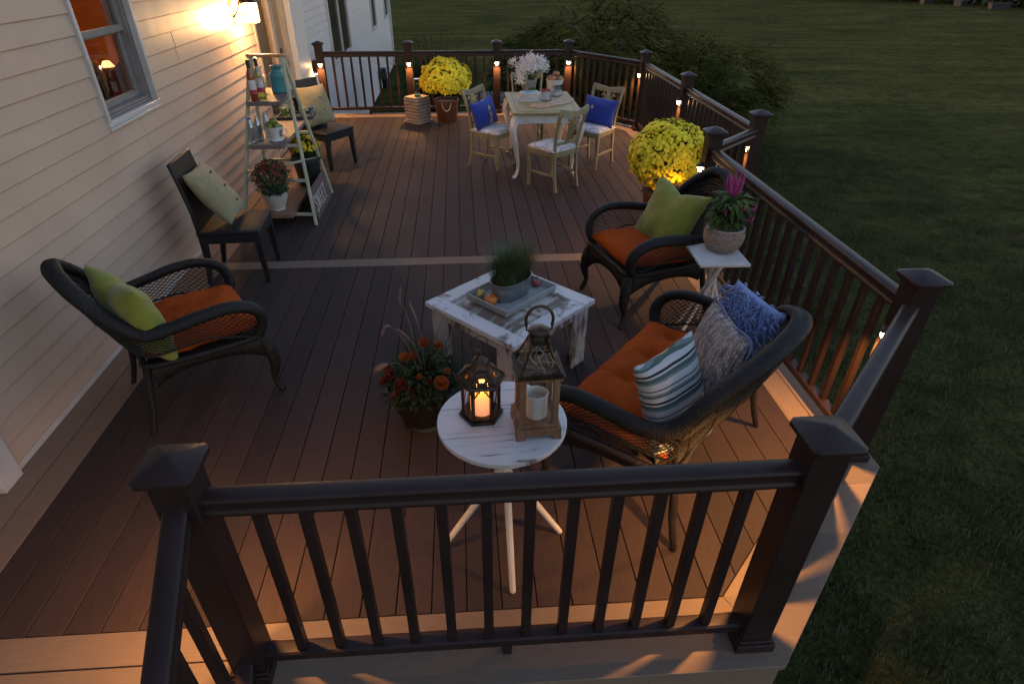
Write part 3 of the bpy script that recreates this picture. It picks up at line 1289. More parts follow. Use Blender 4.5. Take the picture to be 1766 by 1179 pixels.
def weld(o, dist=.0006):
    import bmesh
    bm = bmesh.new()
    bm.from_mesh(o.data)
    bmesh.ops.remove_doubles(bm, verts=bm.verts, dist=dist)
    bmesh.ops.recalc_face_normals(bm, faces=bm.faces)
    bm.to_mesh(o.data)
    bm.free()
    return o


def pillow(name, label, cat, mat, loc, rot, w, d, t, group=None, piping=None, **kw):
    o = thing(name, label, cat, loc)
    o.rotation_euler = rot
    if group:
        o['group'] = group
    b = weld(cushion(w, d, t, **kw).build('cover', mat, o, smooth=180))
    return o


def seat_pad(label, loc, rz, w, d, t, tuft=(), group=None, seed=1, name='seat_cushion', crease=()):
    o = thing(name, label, 'cushion', loc, rz, group)
    weld(cushion(d, w, t, n=96 if crease else 48, p=5, pinch=.025, tuft=tuft, seed=seed, wr=.010, crease=crease).build('cover', MAT['orange'], o, smooth=180))
    return o


def local(loc, rz, p):
    c, s = math.cos(rz), math.sin(rz)
    return (loc[0] + p[0] * c - p[1] * s, loc[1] + p[0] * s + p[1] * c, loc[2] + p[2])


WG = 'dark wicker seats with arched backs'
# left armchair
LA, LR = (.17, 1.65, 0), R(33)
wicker_seat('dark wicker armchair standing against the siding at the left, green pillow on it', 'armchair', 'wicker_armchair', LA, LR, w=.315, group=WG)
RA, RR_ = (3.12, 2.54, 0), R(195)
wicker_seat('dark wicker armchair by the right railing, beside the white plant stand', 'armchair', 'wicker_armchair', RA, RR_, w=.315, group=WG)
LV, LVR = (2.755, .895, 0), R(138)
wicker_seat('long dark wicker loveseat with three pillows at the near right', 'loveseat', 'wicker_loveseat', LV, LVR, w=.55, group=WG, loveseat=True)

seat_pad('orange seat cushion on the left wicker armchair', local(LA, LR, (.03, 0, .465)), LR, .57, .60, .13, seed=3, group='orange seat cushions')
seat_pad('orange seat cushion on the wicker armchair by the right railing', local(RA, RR_, (.03, 0, .465)), RR_, .57, .60, .13, seed=5, group='orange seat cushions')
seat_pad('long tufted orange cushion on the wicker loveseat', local(LV, LVR, (.045, 0, .445)), LVR, 1.00, .57, .105, tuft=[(x, y) for x in (-.33, .33) for y in (-.75, -.25, .25, .75)], crease=(-.75, -.25, .25, .75), seed=6, group='orange seat cushions')

green = simple('lime_green_cloth', (.15, .158, .012), (.215, .215, .020), rough=.85, ns=7, bmp=.45, bd=.003, bs=75, sheen=.2)
pillow('green_pillow', 'lime green pillow with a dented top leaning in the left wicker armchair', 'pillow', green, (.025, 1.415, .640), orient(R(50), R(12), R(3)), .47, .49, .19, chop=.085, seed=4, group='lime green pillows', pinch=.09, wr=.011, p=2.6)
pillow('green_pillow', 'lime green pillow with two peaks on the wicker armchair by the right railing', 'pillow', green, local(RA, RR_, (-.12, .01, .655)), orient(RR_ + R(14), R(26), R(-4)), .50, .49, .18, chop=.15, seed=8, group='lime green pillows', pinch=.14, wr=.010, p=2.2)


# striped pillow
def stripe_mat():
    m, nt, b = new_mat('striped_cloth')
    tc = nt.nodes.new('ShaderNodeTexCoord')
    sp = nt.nodes.new('ShaderNodeSeparateXYZ')
    nt.links.new(tc.outputs['Object'], sp.inputs[0])
    mu = nt.nodes.new('ShaderNodeMath')
    mu.operation = 'MULTIPLY_ADD'
    mu.inputs[1].default_value = 1 / .125
    mu.inputs[2].default_value = 8.03
    nt.links.new(sp.outputs['Y'], mu.inputs[0])
    fr = nt.nodes.new('ShaderNodeMath')
    fr.operation = 'FRACT'
    nt.links.new(mu.outputs[0], fr.inputs[0])
    W_, G_, N_, B_, L_ = (.46, .44, .42), (.055, .095, .075), (.008, .008, .012), (.03, .018, .014), (.13, .18, .17)
    st = [(0, W_), (.16, L_), (.24, G_), (.36, W_), (.42, N_), (.47, B_), (.50, W_), (.66, G_), (.72, L_), (.80, W_), (.90, N_), (.94, W_)]
    c = ramp(nt, fr.outputs[0], st, 'CONSTANT')
    g = noise_tex(nt, coords(nt, (30, 300, 30)), 6, 3)
    c = mixc(nt, 1.0, c, ramp(nt, g, [(.3, (.82, .82, .82)), (.7, (1.1, 1.1, 1.1))]), 'MULTIPLY')
    nt.links.new(c, b.inputs['Base Color'])
    b.inputs['Roughness'].default_value = .85
    bump(nt, b, g, .3, .002)
    return m


def knit_mat():
    m, nt, b = new_mat('multicolour_woven_cloth')
    vec = coords(nt)
    sp = nt.nodes.new('ShaderNodeSeparateXYZ')
    nt.links.new(vec, sp.inputs[0])
    br = nt.nodes.new('ShaderNodeTexBrick')
    br.inputs['Scale'].default_value = 26
    br.inputs['Mortar Size'].default_value = .03
    br.inputs['Mortar Smooth'].default_value = 1
    br.inputs['Bias'].default_value = 0
    br.inputs['Brick Width'].default_value = .55
    br.inputs['Row Height'].default_value = .30
    mp = nt.nodes.new('ShaderNodeMapping')
    mp.inputs['Rotation'].default_value = (0, 0, R(90))
    nt.links.new(vec, mp.inputs['Vector'])
    nt.links.new(mp.outputs[0], br.inputs['Vector'])
    br.inputs['Color1'].default_value = rgba((0, 0, 0))
    br.inputs['Color2'].default_value = rgba((1, 1, 1))
    br.inputs['Mortar'].default_value = rgba((.5, .5, .5))
    f = noise_tex(nt, coords(nt, (1, .16, 1)), 38, 2, .8)
    hue = ramp(nt, f, [(.30, (.06, .10, .22)), (.40, (.16, .11, .16)), (.46, (.42, .34, .27)), (.54, (.22, .16, .14)), (.60, (.05, .27, .25)), (.64, (.45, .37, .30)), (.72, (.30, .13, .09))], 'CONSTANT')
    c = mixc(nt, .55, hue, ramp(nt, br.outputs['Color'], [(.2, (.13, .095, .085)), (.8, (.44, .36, .30))]))
    c = mixc(nt, br.outputs['Fac'], c, (.05, .04, .05))
    nt.links.new(c, b.inputs['Base Color'])
    b.inputs['Roughness'].default_value = .9
    inv = nt.nodes.new('ShaderNodeMath')
    inv.operation = 'SUBTRACT'
    inv.inputs[0].default_value = 1
    nt.links.new(br.outputs['Fac'], inv.inputs[1])
    bump(nt, b, inv.outputs[0], 1.0, .008)
    return m


PG = 'assorted pillows on the loveseat'
pillow('striped_pillow', 'striped white, green and black pillow, nearest of the three on the loveseat', 'pillow', stripe_mat(), (2.655, .540, .640), orient(R(303), R(19), R(6)), .37, .48, .17, seed=11, pinch=.13, wr=.006)
tp = pillow('woven_pillow', 'chunky multicoloured woven pillow in the middle of the loveseat', 'pillow', knit_mat(), (2.875, .710, .675), orient(R(176), R(14), R(5)), .45, .47, .16, seed=12, pinch=.05, wr=.006)
m = MB()
e = .225
m.tube(crom([(-e, -e, 0), (0, -e * .96, 0), (e, -e, 0), (e * .96, 0, 0), (e, e, 0), (0, e * .96, 0), (-e, e, 0), (-e * .96, 0, 0)], 8, True), .006, 6, closed=True)
m.build('piping', simple('blue_piping', (.05, .07, .16), (.08, .10, .22)), tp)
sh = simple('blue_shag_cloth', (.095, .135, .27), (.17, .22, .40), rough=.85, ns=30, sheen=.3)
tp = pillow('shag_pillow', 'blue shaggy ribbon pillow at the far end of the loveseat', 'pillow', sh, (3.095, .925, .70), orient(R(200), R(12), R(-6)), .33, .42, .13, seed=13, pinch=.04)
m = MB()
rr = random.Random(21)
for i in range(1250):
    a, b = rr.uniform(-.92, .92), rr.uniform(-.92, .95)
    hz = .065 * (1 - abs(a) ** 2.6) ** .5 * (1 - abs(b) ** 2.6) ** .5
    sg = 1 if rr.random() < .82 else -1
    p = V((a * .165, b * .21, sg * hz))
    L_ = rr.uniform(.045, .075) * (1 if sg > 0 else .45)
    an = rr.uniform(-2.6, -.5)
    d = V((math.cos(an), math.sin(an), 0))
    up = V((a * .5, b * .5, sg)).normalized()
    k = rr.uniform(-.5, .5)
    s = V((-d.y, d.x, 0))
    pts = [p, p + up * .016 + d * L_ * .3 + s * k * .012, p + up * .022 + d * L_ * .65 - s * k * .016, p + up * .008 + d * L_ + s * k * .02]
    m.tube(crom(pts, 3), rr.uniform(.0038, .0055), 5, flat=.6)
m.build('ribbon_shag', sh, tp, smooth=80)

# ------------------------------------------------------------------ tall woven side chairs
weave = simple('black_brown_woven_resin', (.007, .006, .006), (.020, .018, .017), rough=.5, ns=70, st=(1, 1, 1.6), bmp=.7, bd=.003, bs=120, spec=.3)


def parsons(label, loc, rz):
    t = thing('woven_side_chair', label, 'chair', loc, rz, 'armless dark woven chairs by the house wall')
    m = MB()
    m.bar([(-.215, 0, .37), (-.225, 0, .60), (-.255, 0, .80), (-.285, 0, .96)], .03, .46, side=(0, 1, 0))
    m.build('backrest', weave, t, bevel=.012, smooth=50)
    m = MB()
    m.box((.0, 0, .425), (.47, .47, .035))
    m.build('seat', weave, t, bevel=.01)
    m = MB()
    m.box((.0, 0, .375), (.46, .46, .065))
    m.build('seat_frame', weave, t, bevel=.006)
    for sx in (-1, 1):
        for sy in (-1, 1):
            m = MB()
            m.bar([(sx * .205, sy * .205, .345), (sx * .208, sy * .208, .2), (sx * .215 - (.03 if sx < 0 else 0), sy * .212, 0)], [.048, .042, .032], [.048, .042, .032], side=(1, 0, 0))
            m.build('leg', weave, t, bevel=.003)
    return t


beige = simple('oatmeal_linen', (.20, .165, .080), (.26, .215, .11), rough=.9, ns=8, bmp=.4, bd=.002, bs=300, sheen=.15)
btn = simple('dark_wood_button', (.03, .018, .012), (.06, .04, .03), rough=.4)


def button_pillow(label, loc, rot, n, line, seed, s=.46):
    o = thing('button_pillow', label, 'pillow', loc)
    o.rotation_euler = rot
    o['group'] = 'oatmeal pillows with dark buttons'
    weld(cushion(s, s, .17, seed=seed, pinch=.07, wr=.005).build('cover', beige, o, smooth=180))
    for i in range(n):
        b = (i - (n - 1) / 2) * .13
        if line:
            m = MB()
            m.T = Matrix.Translation((.03, b, .088 - .3 * b * b)) @ Matrix.Rotation(R(-3), 4, 'Y')
            m.bar([(-.018, -.004, 0), (0, .0, .006), (.018, .004, 0)], .014, .008)
            m.build('toggle_button', btn, o, bevel=.002)
        else:
            m = MB()
            m.lathe([(.0, .0), (.014, .001), (.017, .004), (.015, .008), (0, .007)], 14, (.04, b, .078 - .3 * b * b))
            m.build('button', btn, o)
    if line:
        m = MB()
        m.tube(crom([(.045 + .008 * math.sin(k), -.21 + .06 * k, .080 - 1.3 * ((-.21 + .06 * k) ** 2)) for k in range(8)], 4), .0022, 5)
        m.build('flap_seam', btn, o)
    return o


C1, CR1 = (-.05, 3.27, 0), R(3)
C2, CR2 = (.135, 6.32, 0), R(-35)
parsons('dark woven chair near the house wall, just in front of the white ladder shelf', C1, CR1)
parsons('dark woven chair beyond the ladder shelf, by the patio door', C2, CR2)
button_pillow('oatmeal pillow with a row of toggles on the nearer woven chair', local(C1, CR1, (-.085, -.01, .675)), orient(CR1 + R(4), R(34), R(-4)), 3, True, 31)
button_pillow('oatmeal pillow with round buttons on the woven chair by the patio door', local(C2, CR2, (-.115, 0, .68)), orient(CR2, R(20), R(-2)), 2, False, 32)

# ------------------------------------------------------------------ dining set
patt, nt, b = new_mat('patterned_seat_cloth')
vo = nt.nodes.new('ShaderNodeTexVoronoi')
vo.feature = 'DISTANCE_TO_EDGE'
vo.inputs['Scale'].default_value = 9
nt.links.new(coords(nt), vo.inputs['Vector'])
nt.links.new(ramp(nt, vo.outputs['Distance'], [(.0, (.33, .30, .24)), (.03, (.33, .30, .24)), (.06, (.60, .58, .58)), (.5, (.60, .58, .58))]), b.inputs['Base Color'])
b.inputs['Roughness'].default_value = .85


def dining_chair(label, loc, rz):
    t = thing('dining_chair', label, 'chair', loc, rz, 'sage green chairs round the dining table')
    s = MAT['sage']
    for sy in (-1, 1):
        m = MB()      # rear post: splayed foot, raked back
        c = crom([(-.235, sy * .175, 0), (-.205, sy * .172, .15), (-.19, sy * .17, .42), (-.205, sy * .178, .58), (-.25, sy * .195, .75), (-.29, sy * .205, .865)], 5)
        m.bar(c, .026, .034, side=(1, 0, 0))
        m.build('back_post', s, t, bevel=.004)
        m = MB()
        m.bar([(.185, sy * .185, .40), (.185, sy * .185, .25), (.19, sy * .188, 0)], [.040, .036, .026], [.040, .036, .026], side=(1, 0, 0))
        m.build('leg', s, t, bevel=.003)
        m = MB()
        m.bar([(-.20, sy * .172, .17), (.186, sy * .186, .17)], .016, .024)
        m.build('side_stretcher', s, t, bevel=.002)
    m = MB()
    m.bar([(.20, -.20, .40), (.20, .20, .40)], .02, .055)
    m.bar([(-.19, -.16, .40), (-.19, .16, .40)], .02, .055)
    for sy in (-1, 1):
        m.bar([(.20, sy * .195, .40), (-.18, sy * .165, .40)], .02, .055)
    m.build('seat_frame', s, t, bevel=.003)
    o = weld(cushion(.42, .41, .075, n=24, p=5, pinch=.01, seed=5, wr=.002).build('seat_pad', patt, t, smooth=180, loc=(.005, 0, .437)))
    m = MB()      # crest rail, curved in plan and arched
    c = [(-.283 - .030 * (1 - (k / 6) ** 2), .205 * k / 6 * 1.04, .835 + .012 * (1 - (k / 6) ** 2) * -1 + .02 * abs(k / 6)) for k in range(-6, 7)]
    m.bar(c, .022, [.070 - .012 * (1 - abs(k) / 6) for k in range(-6, 7)])
    m.build('crest_rail', s, t, bevel=.004, smooth=50)
    m = MB()
    c = [(-.195 - .010 * (1 - (k / 4) ** 2), .165 * k / 4, .515) for k in range(-4, 5)]
    m.bar(c, .018, .030)
    m.build('lower_rail', s, t, bevel=.003)
    m = MB()      # sheaf splat

    def bk(y, z):
        tz = (z - .515) / .32
        return (-.205 - .105 * tz - .004 * (1 - (y / .16) ** 2), y, z)
    for k in (-1, 1):
        m.bar(crom([bk(k * .016, .53), bk(k * .018, .62), bk(k * .032, .71), bk(k * .062, .78), bk(k * .082, .775), bk(k * .085, .755)], 5), .012, .020, side=(1, 0, 0))
        m.bar(crom([bk(k * .034, .53), bk(k * .030, .60), bk(k * .046, .68), bk(k * .07, .735)], 5), .012, .016, side=(1, 0, 0))
    m.bar([bk(0, .53), bk(0, .66), bk(0, .81)], .012, [.040, .030, .055], side=(0, 1, 0))
    m.bar([bk(-.038, .54), bk(.038, .54)], .014, .03)
    m.build('splat', s, t, bevel=.002)
    return t


dining_chair('sage green chair at the left of the dining table, blue pillow on it', (2.17, 6.13, 0), R(-37))
dining_chair('sage green chair nearest the viewer at the dining table, no pillow', (2.80, 5.33, 0), R(128))
dining_chair('sage green chair at the right of the dining table, blue pillow on it', (3.40, 6.11, 0), R(227))
dining_chair('sage green chair behind the dining table, only its top rail showing', (2.68, 7.00, 0), R(-92))

blue = simple('royal_blue_cloth', (.012, .028, .20), (.022, .045, .28), rough=.85, ns=8, bmp=.3, bd=.002, bs=260, sheen=.15)
band = simple('tan_band', (.36, .26, .16), (.44, .33, .22), rough=.85)


def blue_pillow(label, loc, rot, seed, banded):
    o = thing('blue_pillow', label, 'pillow', loc)
    o.rotation_euler = rot
    o['group'] = 'royal blue pillows'
    weld(cushion(.46, .32, .15, seed=seed, pinch=.09, wr=.006).build('cover', blue, o, smooth=180))
    if banded:
        m = MB()
        m.bar([(0.02, -.145, .012), (.02, -.12, .050), (.02, -.05, .079), (.02, .05, .079), (.02, .12, .050), (.02, .145, .012)], .045, .004, side=(0, 0, 1))
        m.build('tan_band', band, o, bevel=.001)
        for k in (-1, 0, 1):
            m = MB()
            m.tube([(.005, k * .07, .084 - abs(k) * .012), (.035, k * .07 + .01, .084 - abs(k) * .012)], .008, 8)
            m.build('toggle_button', btn, o)
    else:
        m = MB()
        m.lathe([(0, 0), (.02, .002), (.022, .006), (0, .012)], 14, (-.07, .03, .070))
        m.build('button', band, o)
    return o


blue_pillow('royal blue pillow with a tan band and toggles on the left dining chair', local((2.17, 6.13, 0), R(-37), (-.115, -.01, .61)), orient(R(-37), R(18), R(5)), 41, True)
blue_pillow('royal blue pillow with one small button on the right dining chair', local((3.40, 6.11, 0), R(227), (-.11, .0, .61)), orient(R(227), R(16), R(-3)), 42, False)

# dining table
t = thing('dining_table', 'dining table with sage green top and white curved legs', 'table', (2.755, 6.13, 0), R(0))
TX, TY = .40, .60
m = MB()
m.box((0, 0, .732), (2 * TX, 2 * TY, .024))
m.build('tabletop', simple('khaki_tabletop_paint', (.30, .215, .075), (.37, .27, .105), rough=.5, ns=6, st=(1, 8, 1), bmp=.15, bs=40), t, bevel=.008)
m = MB()
for a, b, c, d in ((-.33, -.535, .33, -.525), (-.33, .525, .33, .535), (-.335, -.53, -.325, .53), (.325, -.53, .335, .53)):
    m.box(((a + c) / 2, (b + d) / 2, .7455), (c - a, d - b, .003))
m.build('top_moulding', simple('dark_sage_groove', (.20, .18, .10), (.25, .23, .14), rough=.6), t)  # darker sage lines set in from the tabletop edge
m = MB()
for sy in (-1, 1):
    m.bar([(sx * .34, sy * (.53), .665 + (.0 if abs(sx) == 1 else -.01 + .02 * abs(sx))) for sx in (-1, -.5, 0, .5, 1)], .022, [.11, .095, .085, .095, .11])
for sx in (-1, 1):
    m.bar([(sx * .34, q * .53, .665) for q in (-1, -.5, 0, .5, 1)], .022, [.11, .095, .09, .095, .11])
m.build('apron', MAT['white_paint'], t, bevel=.003)
for sx in (-1, 1):
    for sy in (-1, 1):
        m = MB()
        pts = [(.345, .535, .70), (.375, .565, .62), (.385, .575, .54), (.355, .545, .38), (.325, .515, .22), (.318, .508, .10), (.345, .535, .035), (.372, .562, .018)]
        ww = [.060, .068, .064, .048, .034, .026, .030, .034]
        c = crom([(sx * x, sy * y, z) for x, y, z in pts], 4)
        ws = []
        for i in range(len(c)):
            q = i / (len(c) - 1) * (len(ww) - 1)
            j = min(int(q), len(ww) - 2)
            ws.append(ww[j] + (ww[j + 1] - ww[j]) * (q - j))
        m.bar(c, ws, ws, side=(sx, -sy, 0))
        m.sphere((sx * .372, sy * .562, .018), .020, 8, (1, 1, .9))
        m.build('leg', MAT['white_paint'], t, bevel=.008, smooth=60)


# ------------------------------------------------------------------ weathered tables
def chippy(name, st, c_paint=(.56, .53, .51), c_wood=(.14, .095, .07), amount=.42, ns=7.0, groove=None):
    m, nt, b = new_mat(name)
    a = noise_tex(nt, coords(nt, st), ns, 7, .72, .4)
    w = noise_tex(nt, coords(nt), 3.0, 4, .6)
    mu = nt.nodes.new('ShaderNodeMath')
    mu.operation = 'MULTIPLY_ADD'
    mu.inputs[1].default_value = .45
    nt.links.new(w, mu.inputs[0])
    nt.links.new(a, mu.inputs[2])
    c = ramp(nt, mu.outputs[0], [(amount + .13, c_wood), (amount + .16, tuple(.75 * k for k in c_paint)), (amount + .20, c_paint), (1, tuple(min(1, 1.08 * k) for k in c_paint))])
    nt.links.new(c, b.inputs['Base Color'])
    b.inputs['Roughness'].default_value = .55
    bump(nt, b, mu.outputs[0], .35, .003)
    return m


chip_t = chippy('chipped_white_paint_round', (1.0, 13, 1), amount=.455, ns=3.4)
chip_c = chippy('chipped_white_paint_door', (2.0, 2.0, 1), amount=.46, ns=4.0, c_wood=(.20, .15, .12))
chip_w = chippy('worn_white_plank', (3, 3, .6), amount=.52, ns=4.0, c_paint=(.42, .38, .36), c_wood=(.13, .09, .07))

# round table
RT = (1.905, .345, 0)
t = thing('round_table', 'small round white table with chipped planks and crossed legs, two lanterns on it', 'table', RT, R(4))
m = MB()
for a, b in ((-.26, -.0880), (-.0855, .0855), (.0880, .26)):
    pts = []
    n_ = 40
    rr_ = .252
    lo = [(-math.sqrt(max(0, rr_ ** 2 - y * y)), y) for y in [max(-rr_, a) + (min(rr_, b) - max(-rr_, a)) * i / 24 for i in range(25)]]
    hi = [(-x, y) for x, y in lo][::-1]
    poly = [p for p in lo + hi]
    q = []
    for p in poly:
        if not q or (abs(p[0] - q[-1][0]) + abs(p[1] - q[-1][1])) > 1e-4:
            q.append(p)
    m.prism(q, .700, .720)
m.box((0, 0, .690), (.08, .40, .018))
m.build('tabletop', chip_t, t, bevel=.003)
for k in range(4):
    a = R(90 * k - 88)
    m = MB()
    top = V((math.cos(a + PI) * .13, math.sin(a + PI) * .13, .695))
    mid = V((math.cos(a + PI / 2) * .012, math.sin(a + PI / 2) * .012, .42))
    bot = V((math.cos(a) * .27, math.sin(a) * .27, .010))
    d = (bot - top)
    m.tube([top, top.lerp(bot, .5) + V((mid.x, mid.y, 0)), bot], [.014, .016, .013], 10)
    m.sphere(tuple(bot), .0135, 8)
    m.build('leg', simple('cream_leg_paint', (.50, .44, .36), (.58, .52, .43), rough=.5), t)
m = MB()
m.lathe([(.03, -.012), (.034, 0), (.03, .012)], 14, (0, 0, .345))
m.build('leg_joint', MAT['white_paint'], t)

# coffee table made from an old panelled door
CT = (2.05, 1.78, 0)
t = thing('coffee_table', 'low square rustic table of whitewashed door panel set cornerwise', 'table', CT, R(-47))
m = MB()
a, f_ = .37, .105
for (x, y, sx, sy) in ((0, -a + f_ / 2, 2 * a, f_), (0, a - f_ / 2, 2 * a, f_), (-a + f_ / 2, 0, f_, 2 * a - 2 * f_ - .004), (a - f_ / 2, 0, f_, 2 * a - 2 * f_ - .004)):
    m.box((x, y, .440), (sx, sy, .032))
m.build('top_frame', chip_c, t, bevel=.004)
wood_p = chippy('worn_raised_panel', (10, 1.2, 1), amount=.55, ns=3, c_paint=(.45, .40, .35), c_wood=(.17, .125, .09))
m = MB()
m.box((0, 0, .432), (.536, .536, .012))
m.box((0, -.132, .441), (.44, .18, .010), top=.93)
m.box((0, .132, .441), (.44, .18, .010), top=.93)
m.box((0, 0, .444), (.53, .030, .014))
m.build('raised_panel', wood_p, t, bevel=.003)
for sx in (-1, 1):
    for sy in (-1, 1):
        m = MB()
        m.box((sx * .335, sy * .275, .212), (.020, .135, .420))
        m.box((sx * .268, sy * .335, .212), (.112, .020, .420))
        m.build('leg', chip_w, t, bevel=.003)
m = MB()
for s_ in (-1, 1):
    m.box((0, s_ * .322, .385), (.42, .018, .07))
    m.box((s_ * .322, 0, .385), (.018, .41, .07))
m.build('apron', chip_w, t, bevel=.002)

# white plant stand
PS = (3.42, 2.06, 0)
t = thing('plant_stand', 'small square white plant stand on splayed stick legs by the right railing', 'table', PS, R(-2))
m = MB()
m.box((0, 0, .590), (.32, .34, .020))
m.build('tabletop', MAT['white_paint'], t, bevel=.004)
m = MB()
m.box((0, 0, .570), (.15, .15, .018))
m.build('top_block', MAT['white_paint'], t, bevel=.002)
for k in range(6):
    a = R(60 * k + 20)
    m = MB()
    q = a + PI * .86
    m.tube([(math.cos(q) * .065, math.sin(q) * .065, .565), (math.cos(a) * .175, math.sin(a) * .175, .008)], [.0115, .0105], 9)
    m.build('leg', MAT['white_paint'], t)
m = MB()
m.lathe([(.030, .27), (.036, .285), (.030, .30)], 12)
m.build('leg_joint', MAT['white_paint'], t)

# ------------------------------------------------------------------ lanterns on the round table
ZT = .720
cream = simple('ivory_wax', (.55, .47, .38), (.62, .54, .45), rough=.5, ns=6)


def hexa(r, rot=0):
    return [(r * math.cos(R(60 * k + rot)), r * math.sin(R(60 * k + rot))) for k in range(6)]


t = thing('hexagonal_lantern', 'dark six-sided metal lantern holding the glowing candle on the round table', 'lantern', (1.826, .385, ZT), R(3))
br_ = MAT['bronze']
m = MB()
m.prism(hexa(.088), 0, .014)
m.prism(hexa(.080), .014, .026)
m.build('base', br_, t, bevel=.002)
m = MB()
for k in range(6):
    x, y = hexa(.070)[k]
    m.box((x, y, .098), (.012, .012, .146), R(60 * k))
m.build('corner_post', br_, t, bevel=.001)
m = MB()
for k in range(6):
    p, q = V((*hexa(.070)[k], 0)), V((*hexa(.070)[(k + 1) % 6], 0))
    d = (q - p)
    pts = []
    for i in range(13):        # arched head of each opening
        s_ = i / 12
        pts.append(p + d * (.08 + .84 * s_) + V((0, 0, .122 + .036 * math.sin(PI * s_))))
    m.tube(pts, .0028, 5)
    m.bar([p + d * .05 + V((0, 0, .167)), p + d * .95 + V((0, 0, .167))], .006, .012)
    for j in range(7):         # pierced band above the arch
        a_ = p + d * (.10 + .133 * j) + V((0, 0, .160))
        m.tube([a_, a_ + V((0, 0, -.035 * abs(j - 3) / 3 - .004))], .0016, 4)
m.build('pierced_panel', br_, t)
m = MB()
for k in range(6):
    p, q = V((*hexa(.0665)[k], 0)), V((*hexa(.0665)[(k + 1) % 6], 0))
    if k in (3, 4):
        continue
    m.add([p + V((0, 0, .027)), q + V((0, 0, .027)), q + V((0, 0, .165)), p + V((0, 0, .165))], [(0, 1, 2, 3)])
m.build('glass_pane', MAT['clear'], t, solid=.0015)
m = MB()
R6 = [(.098, .172), (.100, .178), (.092, .186), (.038, .232), (.030, .250), (.033, .254), (.020, .262), (.010, .275), (.006, .282)]
vs = []
for r_, z in R6:
    vs += [(x, y, z) for x, y in hexa(r_)]
fs = [tuple(range(6))[::-1]] + [(6 * i + k, 6 * i + (k + 1) % 6, 6 * i + 6 + (k + 1) % 6, 6 * i + 6 + k) for i in range(len(R6) - 1) for k in range(6) if True]
# leave pierced openings in the big roof faces: build those as bars instead
fs = [f for f in fs if not (12 <= min(f) < 18 and max(f) >= 18 and len(f) == 4)]
m.add(vs, fs[1:])
for k in range(6):
    A, B = hexa(.092), hexa(.038)
    p0, p1 = V((*A[k], .186)), V((*A[(k + 1) % 6], .186))
    q0, q1 = V((*B[k], .232)), V((*B[(k + 1) % 6], .232))

    def S(u, v):
        return p0.lerp(p1, u).lerp(q0.lerp(q1, u), v)
    m.tube([S(0, 0), S(0, 1)], .0035, 6)
    for (u0, v0, u1, v1) in ((0, 0, .30, 1), (0, 0, 0.01, 1), (1, 0, .70, 1), (.0, .14, 1, .14), (.0, .02, 1, .02), (0, .9, 1, .9)):
        m.bar([S(u0, v0), S(u1, v1)], .006, .003)
    # solid side gores and petals round a pierced flower
    m.add([S(0, 0), S(.26, 0), S(.22, .5), S(.10, 1), S(0, 1)], [(0, 1, 2, 3, 4)])
    m.add([S(1, 0), S(1, 1), S(.90, 1), S(.78, .5), S(.74, 0)], [(0, 1, 2, 3, 4)])
    m.add([S(.26, 0), S(.74, 0), S(.70, .16), S(.30, .16)], [(0, 1, 2, 3)])
    m.add([S(.10, 1), S(.20, .72), S(.80, .72), S(.90, 1)], [(0, 1, 2, 3)])
    rim_ = []
    for j in range(12):
        a_ = R(30 * j + 15)
        ca_, sa_ = math.cos(a_), math.sin(a_)
        q_ = min(.5 / max(1e-3, abs(ca_)) if True else 9, (.30 if sa_ > 0 else .32) / max(1e-3, abs(sa_)))
        rim_.append((S(.5 + .17 * ca_, .43 + .15 * sa_), S(.5 + q_ * .62 * ca_ if abs(ca_) < .9 else .5 + .30 * ca_, .43 + min(q_, 1) * .95 * sa_)))
    for j in range(12):
        (a1, b1), (a2, b2) = rim_[j], rim_[(j + 1) % 12]
        m.add([a1, a2, b2, b1], [(0, 1, 2, 3)])
    for j in range(5):
        a_ = R(72 * j + 90)
        m.bar([S(.5 + .05 * math.cos(a_), .44 + .07 * math.sin(a_)), S(.5 + .24 * math.cos(a_ + .6), .44 + .26 * math.sin(a_ + .6))], .004, .002)
m.build('pierced_roof', br_, t, smooth=20)
m = MB()
m.tube([(0, 0, .28), (0, 0, .300)], .006, 8)
m.sphere((0, 0, .290), .011, 8)
m.tube([(.030 * math.cos(R(a)), 0, .330 + .030 * math.sin(R(a))) for a in range(-85, 266, 14)], .0022, 6)
for sx in (-1, 1):
    m.tube([(sx * .004, 0, .300), (sx * .016, 0, .285)], .004, 6)
m.build('ring_handle', br_, t)


def wax_mat():
    mm, nt, b = new_mat('glowing_wax')
    tc = nt.nodes.new('ShaderNodeTexCoord')
    sp = nt.nodes.new('ShaderNodeSeparateXYZ')
    nt.links.new(tc.outputs['Object'], sp.inputs[0])
    b.inputs['Base Color'].default_value = rgba((.6, .42, .25))
    mr = nt.nodes.new('ShaderNodeMapRange')
    mr.inputs['From Min'].default_value = 0
    mr.inputs['From Max'].default_value = .115
    nt.links.new(sp.outputs['Z'], mr.inputs['Value'])
    nt.links.new(ramp(nt, mr.outputs[0], [(0, (1.0, .30, .13)), (.6, (1.0, .36, .10)), (1, (1.0, .48, .03))]), b.inputs['Emission Color'])
    nt.links.new(ramp(nt, mr.outputs[0], [(0, (.13,) * 3), (.5, (.19,) * 3), (1, (.30,) * 3)]), b.inputs['Emission Strength'])
    return mm


